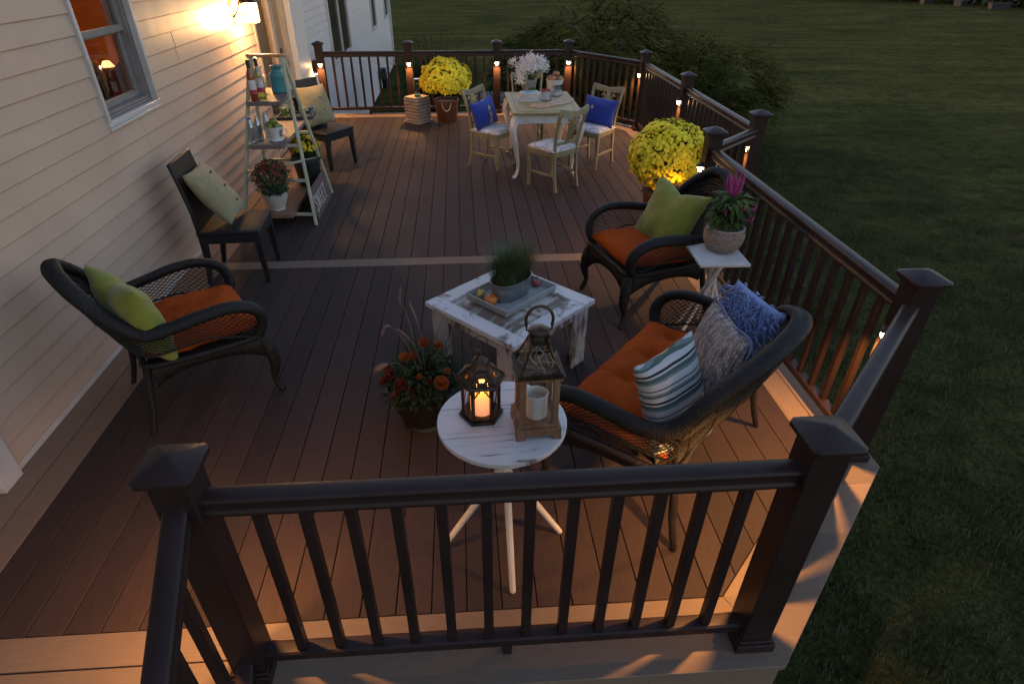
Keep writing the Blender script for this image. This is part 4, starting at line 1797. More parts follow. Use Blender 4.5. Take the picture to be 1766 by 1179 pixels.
c = thing('lit_candle', 'lit ivory pillar candle glowing inside the six-sided lantern', 'candle', (1.828, .375, ZT + .027))
m = MB()
m.lathe([(.042, 0), (.043, .004), (.043, .112), (.041, .117), (.036, .114), (.030, .103), (.0, .100)], 28)
m.build('wax', wax_mat(), c)
m = MB()
m.lathe([(0, .100), (.0055, .106), (.0045, .112), (.0, .119)], 10)
m.build('flame', emit('flame', (1, .50, .12), 5), c)
Lc = bpy.data.lights.new('candle_light', 'POINT')
Lc.energy = .22
Lc.color = (1, .45, .12)
Lc.shadow_soft_size = .012
o = bpy.data.objects.new('candle_light', Lc)
COL.objects.link(o)
o.location = (0, 0, .135)
o.parent = c

wood = simple('brown_lantern_wood', (.12, .058, .026), (.24, .125, .060), rough=.55, ns=4, st=(9, 9, 1), bmp=.3, bs=30)
t = thing('square_lantern', 'tall square brown wooden lantern with pierced metal top on the round table', 'lantern', (2.030, .300, ZT), R(3))
m = MB()
m.box((0, 0, .034), (.168, .168, .030))
m.box((0, 0, .056), (.150, .150, .014))
for sx in (-1, 1):
    for sy in (-1, 1):
        m.box((sx * .068, sy * .068, .0095), (.034, .034, .019))
m.build('base', wood, t, bevel=.002)
m = MB()
for sx in (-1, 1):
    for sy in (-1, 1):
        m.box((sx * .060, sy * .060, .163), (.022, .022, .200))
m.build('corner_post', wood, t, bevel=.002)
m = MB()
m.box((0, 0, .270), (.158, .158, .014))
for k in range(15):
    a_ = -.072 + .0103 * k
    for s_ in (-1, 1):
        m.box((a_, s_ * .080, .268), (.005, .004, .010))
        m.box((s_ * .080, a_, .268), (.004, .005, .010))
m.build('cornice', wood, t, bevel=.001)
m = MB()
for s_ in (-1, 1):
    m.box((s_ * .060, 0, .163), (.0025, .10, .20))
m.box((0, .060, .163), (.10, .0025, .20))
m.build('glass_pane', MAT['clear'], t)
m = MB()
m.box((0, 0, .2815), (.172, .172, .008))
PR = [(.078, .286), (.066, .300), (.052, .330), (.040, .360), (.032, .385), (.030, .392)]


def sq(k, v):
    q = v * (len(PR) - 1)
    j = min(int(q), len(PR) - 2)
    r_ = PR[j][0] + (PR[j + 1][0] - PR[j][0]) * (q - j)
    z = PR[j][1] + (PR[j + 1][1] - PR[j][1]) * (q - j)
    c4 = [(r_, -r_), (r_, r_), (-r_, r_), (-r_, -r_)]
    return c4[k], c4[(k + 1) % 4], z


rr = random.Random(5)
fret = MB()
for k in range(4):
    def S(u, v, k=k):
        a_, b_, z = sq(k, v)
        return V((a_[0] + (b_[0] - a_[0]) * u, a_[1] + (b_[1] - a_[1]) * u, z))
    m.bar([S(0, v / 6) for v in range(7)], .007, .007)
    m.bar([S(0, .02), S(1, .02)], .006, .008)
    m.bar([S(.06, .05), S(.94, .05)], .004, .006)
    m.bar([S(0, 1), S(1, 1)], .006, .010)
    for j in range(20):       # twig-like fretwork
        u0, v0 = rr.random(), rr.uniform(.02, .95)
        an = rr.uniform(0, PI)
        l_ = rr.uniform(.25, .6)
        u1, v1 = u0 + math.cos(an) * l_, v0 + math.sin(an) * l_ * .8
        u1, v1 = min(1, max(0, u1)), min(.98, max(.02, v1))
        fret.tube([S(u0, v0), S((u0 + u1) / 2, (v0 + v1) / 2), S(u1, v1)], .0020, 4)
    m.bar([S(i / 10, .30 + .05 * math.sin(i * .9 + k)) for i in range(11)], .003, .003)
    m.bar([S(i / 10, .10 + .07 * math.sin(i * 1.2 + k)) for i in range(11)], .004, .004)
m.build('pierced_roof', br_, t)
fret.build('fretwork', simple('worn_gold_bronze', (.10, .065, .035), (.22, .15, .085), rough=.4, metal=.6, ns=30), t)
m = MB()
for k in range(4):
    for s_ in (-1, 1):
        a_ = R(90 * k)
        m.T = Matrix.Rotation(a_, 4, 'Z')
        m.box((.027, s_ * .024, .405), (.004, .006, .026))
    m.box((.027, 0, .405), (.003, .004, .024))
    m.tube([(.027, -.012, .400), (.027, 0, .408), (.027, .012, .400)], .002, 4)
m.T = Matrix.Identity(4)
m.box((0, 0, .393), (.060, .060, .004))
m.box((0, 0, .419), (.064, .064, .005))
m.lathe([(.030, .420), (.038, .424), (.038, .430), (.028, .438), (.010, .443), (.0, .444)], 24)
for sx in (-1, 1):
    m.tube([(sx * .030, 0, .428), (sx * .044, 0, .432), (sx * .045, 0, .448)], .0035, 6)
    m.sphere((sx * .045, 0, .449), .006, 8)
m.build('chimney_cap', br_, t)
m = MB()
m.tube([(.047 * math.cos(R(a)), 0, .470 + .052 * math.sin(R(a))) for a in range(-24, 205, 8)], .0055, 8)
m.build('ring_handle', br_, t)
c = thing('unlit_candle', 'unlit ivory pillar candle with hollow top inside the square wooden lantern', 'candle', (2.030, .295, ZT + .0635))
m = MB()
m.lathe([(.040, 0), (.041, .004), (.0405, .095), (.043, .101), (.040, .103), (.036, .097), (.034, .072), (.0, .068)], 28, lobes=3, lobe=.02)
m.build('wax', cream, c)
m = MB()
m.tube([(0, 0, .068), (.002, 0, .080)], .0012, 5)
m.build('wick', MAT['black_metal'], c)


# ------------------------------------------------------------------ plants
def sph(rr):
    z = rr.uniform(-1, 1)
    a = rr.uniform(0, 2 * PI)
    s_ = math.sqrt(1 - z * z)
    return V((s_ * math.cos(a), s_ * math.sin(a), z))


def mum(name, label, loc, r, rz_, nfl, fr, petal_m, leaf_m, pot, zc, seed, zmin=-.35, group=None, sparse=1.0, nleaf=900, ll=.05):
    """chrysanthemum: dome of flower heads over foliage"""
    t = thing(name, label, 'potted plant', loc, 0, group)
    pot(t)
    rr = random.Random(seed)
    off = V((seed * 3.1, 0, 0))
    m = MB()
    for i in range(nfl):
        d = sph(rr)
        if d.z < zmin:
            continue
        if sparse < 1 and (noise.noise(d * 2.2 + off) * .5 + .5 + d.z * .35) < sparse:
            continue
        k = 1 + .17 * noise.noise(d * 2.6 + off) + rr.uniform(-.07, .05)
        if noise.noise(d * 7 + off) > .42:
            continue
        p = V((d.x * r * k, d.y * r * k, zc + d.z * rz_ * k))
        m.flower(p, d + V((rr.uniform(-.3, .3), rr.uniform(-.3, .3), rr.uniform(0, .4))), fr * rr.uniform(.65, 1.1), 8, 2)
    setp(m.build('blossoms', petal_m, t, smooth=0), kind='stuff')
    m = MB()
    for i in range(nleaf):
        d = sph(rr)
        if d.z < -.75:
            continue
        k = rr.uniform(.55, .97)
        p = V((d.x * r * k, d.y * r * k, zc + d.z * rz_ * k))
        dd = d + V((rr.uniform(-.8, .8), rr.uniform(-.8, .8), rr.uniform(-.2, .6)))
        m.leaf(p, dd, ll * rr.uniform(.7, 1.3), ll * .5)
    for i in range(60):
        d = sph(rr)
        d.z = abs(d.z) * .8
        m.tube([(d.x * .03, d.y * .03, zc - rz_ * .8), (d.x * r * .8, d.y * r * .8, zc + d.z * rz_ * .7)], .003, 4)
    m.build('foliage', leaf_m, t, smooth=0)
    return t


rust = simple('brown_resin_pot', (.085, .032, .014), (.12, .048, .022), rough=.5, ns=6, bmp=.1)
rope = simple('pale_rope', (.40, .33, .25), (.5, .42, .33), rough=.9)


def pot_bucket(t):
    m = MB()
    m.lathe([(.145, 0), (.15, .005), (.185, .30), (.195, .305), (.195, .325), (.18, .325), (.165, .30), (.0, .29)], 36)
    m.build('pot', rust, t)
    m = MB()
    m.tube(crom([(-.07, -.190, .30), (-.045, -.205, .22), (0, -.215, .19), (.045, -.205, .22), (.07, -.190, .30)], 6), .007, 6)
    m.build('rope_handle', rope, t)


def pot_dark(r, h, mt):
    def f(t):
        m = MB()
        m.lathe([(r * .68, 0), (r * .72, .006), (r * .96, h * .88), (r * 1.04, h * .9), (r * 1.04, h), (r * .94, h), (r * .9, h * .86), (.0, h * .84)], 32)
        m.build('pot', mt, t)
    return f


mum('potted_mum', 'big domed yellow mum in a brown pot with rope handle against the far railing', (1.575, 8.55, 0), .37, .28, 3600, .026, MAT['yellow'], MAT['foliage'], pot_bucket, .60, 3, -.55, 'yellow mums in bloom', nleaf=1500)
mum('potted_mum', 'big round yellow mum beside the inner corner post on the right railing', (3.66, 4.02, 0), .325, .305, 4600, .022, MAT['yellow'], MAT['foliage'], pot_dark(.18, .38, rust), .68, 9, -.8, 'yellow mums in bloom', nleaf=1300)

dark_pot = simple('dark_pot', (.012, .016, .014), (.022, .028, .024), rough=.4)
redp = simple('dark_red_petals', (.14, .006, .004), (.26, .016, .008), rough=.7, ns=14)
wpot = simple('cracked_white_pot', (.42, .36, .31), (.52, .46, .40), rough=.55, ns=8)


def pot_drip(t):
    m = MB()
    m.lathe([(.070, 0), (.075, .01), (.070, .02), (.105, .10), (.120, .165), (.122, .19), (.112, .19), (.10, .17), (0, .165)], 36)
    m.build('pot', wpot, t)
    m = MB()
    n_ = 48
    vs = []
    for k in range(n_):
        a_ = 2 * PI * k / n_
        dz = .150 + .022 * abs(math.sin(a_ * 3.5)) ** .5
        for r_, z in ((.1165 + .003, dz), (.1245, .192), (.108, .194)):
            vs.append((r_ * math.cos(a_), r_ * math.sin(a_), z))
    m.add(vs, [(3 * k + j, 3 * ((k + 1) % n_) + j, 3 * ((k + 1) % n_) + j + 1, 3 * k + j + 1) for k in range(n_) for j in range(2)])
    m.build('glazed_rim', dark_pot, t)


# ladder shelf ------------------------------------------------------
LZ = 1.42
fl_, fr_, bl_, br2 = V((-.37, 4.32, 0)), V((.335, 4.26, 0)), V((-.37, 5.24, 0)), V((.325, 5.22, 0))
tl, tr = V((-.125, 4.77, LZ)), V((.175, 4.74, LZ))
t = thing('ladder_shelf', 'pale green step ladder with three plank shelves full of drinks and plants', 'shelf', (0, 0, 0))
for p, q in ((fl_, tl), (fr_, tr), (bl_, tl + V((0, .05, 0))), (br2, tr + V((0, .05, 0)))):
    m = MB()
    m.bar([p, q], .046, .024, side=(1, 0, 0))
    m.build('rail', MAT['sage_pale'], t, bevel=.003)
bd_ = simple('light_top_bar', (.36, .17, .08), (.46, .24, .12), rough=.45, ns=5, st=(1, 8, 8))
m = MB()
m.bar([tl + V((-.03, .02, .012)), tr + V((.03, .02, .012))], .050, .028)
m.build('top_bar', bd_, t, bevel=.008)
for z in (.10, .40, .70, 1.06):
    k = z / LZ
    for a, b in ((fl_, fr_), (bl_, br2)):
        m = MB()
        p, q = a.lerp(tl if a is fl_ else tl + V((0, .05, 0)), k), b.lerp(tr if b is fr_ else tr + V((0, .05, 0)), k)
        m.bar([p, q], .034, .024)
        m.build('rung', MAT['sage_pale'], t, bevel=.002)
m = MB()
m.bar([fl_.lerp(tl, .33) + V((.02, 0, 0)), br2.lerp(tr, .30) + V((-.02, 0, 0))], .018, .022)
m.build('brace', MAT['sage_pale'], t, bevel=.002)


def plank_mat(name, a, b):
    return simple(name, a, b, rough=.6, ns=3.5, st=(10, 1, 10), lo=.35, hi=.65, bmp=.4, bs=12)


pk = plank_mat('weathered_blue_brown_plank', (.10, .075, .07), (.17, .125, .11))
pr = plank_mat('reddish_plank', (.17, .085, .055), (.25, .13, .085))
for (cx, y0, y1, z, w_) in ((.005, 4.47, 5.15, 1.098, .30), (-.02, 4.38, 5.75, .740, .32), (-.02, 4.20, 5.80, .138, .33)):
    m = MB()
    m.box((cx, (y0 + y1) / 2, z - .019), (w_, y1 - y0, .038))
    m.build('shelf_plank', pk if z > .5 else pr, t, bevel=.004)
SH1, SH2, SH3 = 1.098, .740, .138
# board with lettering leaning between the ladder's front and rear rails
t = thing('sweet_sign', 'brown wooden board lettered SWEET standing on edge between the ladder legs', 'sign', (.338, 4.40, 0))
M = Matrix(((0, -math.sin(R(10)), math.cos(R(10))), (1, 0, 0), (0, math.cos(R(10)), math.sin(R(10)))))
t.rotation_euler = M.to_euler()         # local x along the board, local y up, local z out of its face
m = MB()
m.box((.36, .145, -.010), (.72, .29, .018))
m.build('board', simple('rough_brown_board', (.075, .045, .036), (.13, .085, .07), rough=.8, ns=4, st=(1, 9, 1), bmp=.5, bs=20), t, bevel=.003)
m = MB()
H_, W_, x = .15, .075, .06
y0 = .06


def st(x0, y0_, x1, y1_, w):
    a, b = V((x0, y0_, .0)), V((x1, y1_, .0))
    d = (b - a).normalized()
    s = V((-d.y, d.x, 0)) * w / 2
    m.add([a - s, b - s, b + s, a + s, a - s + V((0, 0, .0012)), b - s + V((0, 0, .0012)), b + s + V((0, 0, .0012)), a + s + V((0, 0, .0012))], [(4, 5, 6, 7), (0, 1, 5, 4), (1, 2, 6, 5), (2, 3, 7, 6), (3, 0, 4, 7)])


def arcS(x):
    pts = crom([(x + .068, y0 + H_ * .78, 0), (x + .058, y0 + H_ * .94, 0), (x + .036, y0 + H_, 0), (x + .012, y0 + H_ * .90, 0), (x + .010, y0 + H_ * .70, 0), (x + .036, y0 + H_ * .52, 0), (x + .062, y0 + H_ * .34, 0), (x + .064, y0 + H_ * .12, 0), (x + .038, y0, 0), (x + .014, y0 + H_ * .05, 0), (x + .004, y0 + H_ * .22, 0)], 3)
    for a, b in zip(pts, pts[1:]):
        st(a.x, a.y, b.x, b.y, .012)
    st(x + .068, y0 + H_ * .72, x + .068, y0 + H_, .005)
    st(x + .004, y0, x + .004, y0 + H_ * .28, .005)


arcS(x)
x += .10
st(x, y0 + H_, x + .026, y0, .014)
st(x + .026, y0, x + .050, y0 + H_, .006)
st(x + .050, y0 + H_, x + .076, y0, .014)
st(x + .076, y0, x + .100, y0 + H_, .006)
for q in (.0, .050, .100):
    st(x + q - .014, y0 + H_, x + q + .014, y0 + H_, .005)
x += .135
for _ in range(2):
    st(x + .012, y0, x + .012, y0 + H_, .014)
    st(x, y0 + .002, x + .072, y0 + .002, .006)
    st(x, y0 + H_ - .002, x + .070, y0 + H_ - .002, .006)
    st(x + .014, y0 + H_ * .52, x + .052, y0 + H_ * .52, .006)
    st(x + .071, y0, x + .071, y0 + .030, .005)
    st(x + .069, y0 + H_, x + .069, y0 + H_ - .028, .005)
    st(x + .052, y0 + H_ * .42, x + .052, y0 + H_ * .62, .004)
    x += .096
st(x + .038, y0, x + .038, y0 + H_, .014)
st(x, y0 + H_ - .002, x + .076, y0 + H_ - .002, .006)
st(x + .002, y0 + H_, x + .002, y0 + H_ - .030, .005)
st(x + .074, y0 + H_, x + .074, y0 + H_ - .030, .005)
st(x + .022, y0 + .002, x + .054, y0 + .002, .005)
m.build('lettering', simple('white_lettering', (.55, .52, .48), (.62, .60, .56), rough=.6), t, smooth=0)

mum('potted_mum', 'dark red mum with mostly green foliage in a white pot on the lowest shelf', (-.03, 4.36, SH3), .185, .165, 900, .013, redp, simple('red_mum_foliage', (.018, .038, .014), (.04, .075, .024), rough=.6, ns=14), pot_drip, .30, 15, -.3, sparse=.72, nleaf=1700, ll=.032)
mum('potted_mum', 'small yellow mum in a dark pot on the ladder shelf between plank and rails', (.14, 5.10, SH3), .155, .12, 560, .020, simple('deep_yellow_petals', (.50, .33, .006), (.70, .50, .015), rough=.7, ns=20), MAT['foliage'], pot_dark(.15, .30, dark_pot), .38, 19, .05, nleaf=1100, ll=.035)

# bottles and glasses on the top shelf
wine = glass('rose_wine_glass', (.62, .13, .05), alpha_mix=.04)
winep = simple('red_wine_bottle', (.16, .030, .006), (.24, .05, .010), rough=.12, ns=3, spec=.7)
foil = simple('black_foil', (.010, .009, .008), (.02, .018, .016), rough=.3)
lab1, nt, b = new_mat('white_and_pink_label')
tc = nt.nodes.new('ShaderNodeTexCoord')
sp = nt.nodes.new('ShaderNodeSeparateXYZ')
nt.links.new(tc.outputs['Object'], sp.inputs[0])
nt.links.new(ramp(nt, sp.outputs['Z'], [(0, (.35, .03, .06)), (.088, (.35, .03, .06)), (.09, (.55, .52, .5)), (1, (.6, .58, .56))], 'CONSTANT'), b.inputs['Base Color'])


def bottle(label, loc, body, lab, H=.335, r=.036, cap=foil, rz=0, group='wine bottles on the top shelf'):
    t = thing('bottle', label, 'bottle', loc, rz, group)
    m = MB()
    m.lathe([(r * .9, 0), (r, .006), (r, H * .60), (r * .85, H * .68), (r * .42, H * .78), (r * .38, H * .96), (r * .44, H * .965), (r * .44, H), (0, H)], 24)
    m.build('body', body, t)
    m = MB()
    m.lathe([(r * .46, H * .80), (r * .47, H * 1.004), (0, H * 1.006)], 20)
    m.build('cap', cap, t)
    if lab:
        m = MB()
        n_ = 14
        vs = []
        for k in range(n_ + 1):
            a_ = R(-150 + 120 * k / n_)
            for z in (H * .16, H * .52):
                vs.append((math.cos(a_) * (r + .0008), math.sin(a_) * (r + .0008), z))
        m.add(vs, [(2 * k, 2 * k + 2, 2 * k + 3, 2 * k + 1) for k in range(n_)])
        m.build('paper_label', lab, t)
    return t


bottle('amber red wine bottle with white and pink label, front left on the top shelf', (-.075, 4.53, SH1), winep, lab1, rz=R(20))
bottle('second darker wine bottle just behind the labelled one on the top shelf', (-.035, 4.63, SH1), glass('green_glass', (.35, .45, .22), alpha_mix=.12), lab1, rz=R(10))


def wine_glass(label, loc, s_=1.0, liquid=None):
    t = thing('wine_glass', label, 'glass', loc)
    m = MB()
    m.lathe([(r * s_, z * s_) for r, z in [(.034, 0), (.034, .002), (.006, .006), (.0035, .02), (.0035, .085), (.012, .095), (.032, .115), (.040, .145), (.036, .19), (.034, .2)]], 28)
    m.build('bowl_and_stem', glass('wine_glass_' + str(len(bpy.data.materials)), (.97, .97, .95), alpha_mix=.07), t)
    return t


wine_glass('empty stemmed wine glass at the front of the top shelf beside the bottles', (.035, 4.52, SH1), 1.05)
teal = simple('teal_glass_jar', (.035, .20, .24), (.06, .27, .31), rough=.15, ns=5, spec=.7)
t = thing('teal_jar', 'big ribbed teal glass jar at the back of the top shelf', 'jar', (.06, 4.90, SH1))
m = MB()
pf = [(.066, 0), (.074, .010)]
for k in range(9):
    pf += [(.078, .02 + .016 * k), (.0745, .028 + .016 * k)]
pf += [(.070, .170), (.052, .185), (.050, .215), (.056, .22), (.056, .235), (.046, .235), (.044, .19), (0, .185)]
m.lathe(pf, 32)
m.build('body', teal, t, smooth=70)
t = thing('white_mug', 'small white lettered mug behind the ladder rail on the top shelf', 'mug', (.115, 5.06, SH1))
m = MB()
m.lathe([(.028, 0), (.03, .004), (.036, .085), (.038, .095), (.033, .095), (.030, .01), (0, .009)], 24)
m.build('body', MAT['white_paint'], t)
m = MB()
m.tube(crom([(.034, 0, .075), (.058, 0, .07), (.056, 0, .035), (.032, 0, .025)], 5), .0045, 6)
m.build('handle', MAT['white_paint'], t)
t = thing('striped_tumbler', 'clear tumbler catching the lamp light at the back of the top shelf', 'glass', (-.03, 4.80, SH1))
m = MB()
m.lathe([(.028, 0), (.034, .11), (.031, .11), (.026, .006), (0, .005)], 24)
m.build('body', glass('tumbler_glass', (.95, .95, .9), alpha_mix=.08), t)
# middle shelf
water = glass('water_bottle_glass', (.52, .68, .84), alpha_mix=.20)
bcap = simple('blue_bottle_cap', (.02, .07, .30), (.03, .10, .38), rough=.35)
for i, (x, y, l) in enumerate(((-.145, 4.44, 'clear blue water bottle with blue cap at the front edge of the middle shelf'), (-.105, 4.53, 'second clear water bottle just behind the front one on the middle shelf'), (-.06, 4.66, 'third water bottle, mostly hidden behind the bucket of limes'))):
    t = thing('water_bottle', l, 'bottle', (x, y, SH2), 0, 'clear water bottles on the middle shelf')
    m = MB()
    pf = [(.030, 0), (.034, .008)]
    for k in range(5):
        pf += [(.0345, .02 + .022 * k), (.0315, .031 + .022 * k)]
    pf += [(.034, .135), (.030, .160), (.014, .20), (.0125, .215)]
    m.lathe(pf, 22)
    m.build('body', water, t, smooth=70)
    m = MB()
    m.lathe([(.015, .212), (.015, .232), (0, .233)], 16)
    m.build('cap', bcap if i == 0 else MAT['white_paint'], t)
t = thing('lime_bucket', 'white pot with a black badge, piled with limes on the middle shelf', 'bucket', (.035, 4.55, SH2))
m = MB()
m.lathe([(.062, 0), (.068, .004), (.068, .012), (.056, .018), (.060, .03), (.077, .105), (.080, .118), (.083, .121), (.083, .128), (.076, .128), (.070, .11), (0, .10)], 36)
m.build('pot', MAT['white_paint'], t)
m = MB()
n_ = 8
vs = []
for k in range(n_ + 1):
    a_ = R(-42 + 26 * k / n_)
    for z in (.042, .098):
        r_ = .061 + (z - .03) * .227 + .0012
        vs.append((math.cos(a_) * r_, math.sin(a_) * r_, z))
m.add(vs, [(2 * k, 2 * k + 2, 2 * k + 3, 2 * k + 1) for k in range(n_)])
m.build('black_badge', foil, t)
m = MB()


def badge(az, z):
    a_ = R(-42 + 26 * az)
    r_ = .061 + (z - .03) * .227 + .0022
    return (math.cos(a_) * r_, math.sin(a_) * r_, z)


for seg in (((.28, .052), (.28, .088)), ((.28, .088), (.62, .086)), ((.62, .086), (.68, .079)), ((.68, .079), (.60, .071)), ((.60, .071), (.28, .071)), ((.60, .071), (.74, .062)), ((.74, .062), (.66, .053)), ((.66, .053), (.28, .052))):
    m.tube([badge(*seg[0]), badge(*seg[1])], .0018, 5)
m.build('badge_letter', MAT['white_paint'], t)
m = MB()
m.tube(crom([badge(1.35, .105), (.105, .01, .09), (.10, .01, .05), badge(1.5, .045)], 5), .005, 6)
m.build('handle', MAT['white_paint'], t)
lime = simple('lime_skin', (.10, .14, .018), (.16, .20, .03), rough=.4, ns=8, bmp=.2, bs=120)
for i, (dx, dy, dz, l) in enumerate(((-.034, -.022, .133, 'front left lime in the white pot'), (.034, -.018, .133, 'front right lime in the white pot'), (0, .028, .137, 'back lime in the white pot'), (0, 0, .170, 'lime on top of the pile in the white pot'))):
    t = thing('lime', l, 'lime', (.035 + dx, 4.55 + dy, SH2 + dz), 0, 'limes in the white pot')
    m = MB()
    m.sphere((0, 0, 0), .031, 16, (1.12, 1, 1))
    m.sphere((.035, 0, 0), .005, 6)
    m.build('skin', lime, t, smooth=180)
# tray with glasses at the far end of the middle shelf
t = thing('tray', 'dark rimmed tray at the far end of the middle shelf with jars on it', 'tray', (.02, 5.50, SH2), R(3))
m = MB()
m.box((0, 0, .006), (.36, .26, .010))
for s_ in (-1, 1):
    m.box((0, s_ * .130, .018), (.37, .010, .034))
    m.box((s_ * .180, 0, .018), (.010, .25, .034))
m.build('body', simple('dark_tray', (.02, .022, .03), (.05, .05, .06), rough=.35), t, bevel=.002)
for i, (x, y, c1, c2, h_, l) in enumerate(((-.10, 5.47, (.16, .22, .04), (.25, .30, .07), .13, 'glass of pale green drink at the left of the tray'), (-.005, 5.45, (.10, .18, .02), (.22, .30, .05), .14, 'jar of green pickles with a red lid on the tray'), (.09, 5.50, (.25, .24, .18), (.40, .40, .32), .12, 'glass of pale drink at the right of the tray'))):
    t = thing('drink_jar', l, 'jar', (x, y, SH2 + .012), 0, 'glasses on the shelf tray')
    m = MB()
    m.lathe([(.034, 0), (.037, .005), (.037, h_ * .8), (.030, h_ * .9), (.031, h_)], 22)
    m.build('glass_body', glass('jar_glass_%d' % i, (.9, .95, .85), alpha_mix=.06), t)
    m = MB()
    m.lathe([(.033, .006), (.034, h_ * .72), (0, h_ * .73)], 20)
    m.build('drink', simple('green_drink_%d' % i, c1, c2, rough=.2, ns=40, lo=.4, hi=.6), t)
    if i == 1:
        m = MB()
        m.lathe([(.033, h_), (.033, h_ + .014), (0, h_ + .015)], 20)
        m.build('lid', simple('red_lid', (.35, .02, .012), (.45, .03, .02), rough=.3), t)
t = thing('patterned_cup', 'small patterned blue cup near the right end of the tray', 'cup', (.155, 5.62, SH2 + .012))
m = MB()
m.lathe([(.022, 0), (.032, .06), (.040, .075), (.036, .075), (.02, .006), (0, .005)], 20)
m.build('body', simple('blue_glazed_cup', (.06, .12, .22), (.35, .36, .38), rough=.2, ns=30, lo=.48, hi=.52), t)

# mixed flower planter beside the round table
FP = (1.52, 1.22, 0)
t = thing('flower_planter', 'dark bronze planter of grasses, orange roses and plumes left of the round table', 'potted plant', FP)
m = MB()
m.lathe([(.115, 0), (.12, .008), (.112, .03), (.155, .12), (.185, .22), (.196, .245), (.20, .262), (.185, .262), (.175, .235), (0, .225)], 40)
m.build('pot', simple('bronze_glazed_pot', (.007, .006, .0055), (.015, .012, .010), rough=.35, ns=6, spec=.45), t)
m = MB()
m.lathe([(.174, .236), (.10, .246), (0, .25)], 24)
m.build('soil', MAT['soil'], t)
rr = random.Random(8)
m = MB()
for i in range(430):
    a_ = rr.uniform(0, 2 * PI)
    r_ = rr.uniform(0, .10)
    d = V((math.cos(a_) * rr.uniform(.1, .75), math.sin(a_) * rr.uniform(.1, .75), 1))
    m.blade((math.cos(a_) * r_ + .02, math.sin(a_) * r_ + .04, .24), d, rr.uniform(.16, .34), rr.uniform(.003, .006), rr.uniform(.1, .55), 5)
setp(m.build('grass_blades', simple('dark_planter_grass', (.014, .020, .008), (.036, .042, .016), rough=.7, spec=.15, ns=10), t, smooth=0), kind='stuff')
m = MB()
for i in range(620):
    a_ = rr.uniform(0, 2 * PI)
    r_ = rr.uniform(.06, .21)
    z = .25 + (.23 - r_) * rr.uniform(.2, 1.1) + rr.uniform(-.05, .04)
    m.leaf((math.cos(a_) * r_, math.sin(a_) * r_, z), (math.cos(a_) + rr.uniform(-.8, .8), math.sin(a_) + rr.uniform(-.8, .8), rr.uniform(-.5, .8)), rr.uniform(.03, .065), rr.uniform(.015, .03))
m.build('foliage', simple('dark_planter_leaves', (.012, .026, .008), (.032, .052, .014), rough=.7, spec=.15, ns=12), t, smooth=0)
og = simple('orange_petals', (.20, .042, .006), (.34, .085, .012), rough=.6, ns=20)
dr = simple('crimson_petals', (.075, .008, .007), (.14, .016, .012), rough=.6, ns=20)


def rose(p, n_, r_, mt):
    m = MB()
    for g in range(5):
        for k in range(7):
            a_ = 2 * PI * k / 7 + g * .9 + rr.uniform(-.2, .2)
            q = r_ * (.25 + .19 * g)
            d = V((math.cos(a_), math.sin(a_), 1.5 - .32 * g))
            N_ = V(n_).normalized()
            u = N_.cross(V((0, 0, 1)))
            u = u.normalized() if u.length > .01 else V((1, 0, 0))
            w = N_.cross(u)
            dd = u * d.x + w * d.y + N_ * d.z
            c0 = V(p) + (u * math.cos(a_) + w * math.sin(a_)) * q * .3
            m.petal(c0, dd, q * 1.1, q * 1.5, N_)
    return m.build('rose' if mt is og else 'red_flower', mt, t, smooth=0)


for p, r_ in (((.115, -.130, .355), .030), ((-.075, -.03, .455), .022), ((.03, .04, .50), .024), ((.10, .05, .475), .018), ((-.03, .0, .445), .020), ((.145, -.06, .38), .015), ((.0, -.10, .38), .012)):
    rose(p, (p[0] + rr.uniform(-.3, .3), p[1] - .5, .8), r_, og)
for p, r_ in (((-.155, -.06, .37), .026), ((-.10, -.10, .33), .028), ((-.20, -.03, .31), .018), ((-.13, -.13, .28), .022), ((-.05, -.14, .31), .016), ((.05, -.13, .365), .014), ((-.18, .04, .35), .018)):
    rose(p, (p[0] * 2, p[1] - .4, .6), r_, dr)
pm = simple('pink_tan_plume', (.13, .07, .055), (.22, .13, .10), rough=.9, ns=30)
for pts, r_ in (([(.0, .03, .25), (-.06, .06, .52), (-.15, .06, .68), (-.19, .05, .62)], .009), ([(-.02, 0, .25), (-.10, -.03, .45), (-.17, -.05, .47), (-.23, -.06, .44)], .016), ([(.02, .05, .25), (.01, .08, .60), (-.035, .10, .82)], .007), ([(0, .06, .25), (-.06, .20, .62), (-.10, .22, .74), (-.085, .20, .86)], .009), ([(.02, .04, .25), (-.02, .02, .55), (-.10, .0, .70)], .006)):
    c = crom([(x, y, .25 + (z - .25) * .82) for x, y, z in pts], 8)
    n_ = len(c)
    m = MB()
    m.tube(c, .0018, 5)
    s0 = int(n_ * .62)
    seg = c[s0:]
    m.tube(seg, [max(.001, r_ * math.sin(PI * (i + .6) / (len(seg) + .4)) ** .6) for i in range(len(seg))], 8)
    for i in range(260):
        q = rr.randrange(len(seg) - 1)
        a_ = seg[q].lerp(seg[q + 1], rr.random())
        d = (seg[q + 1] - seg[q]).normalized() + sph(rr) * .9
        m.blade(a_, d, r_ * rr.uniform(1.2, 2.2), .0012, .1, 1)
    m.build('plume', pm, t, smooth=60)

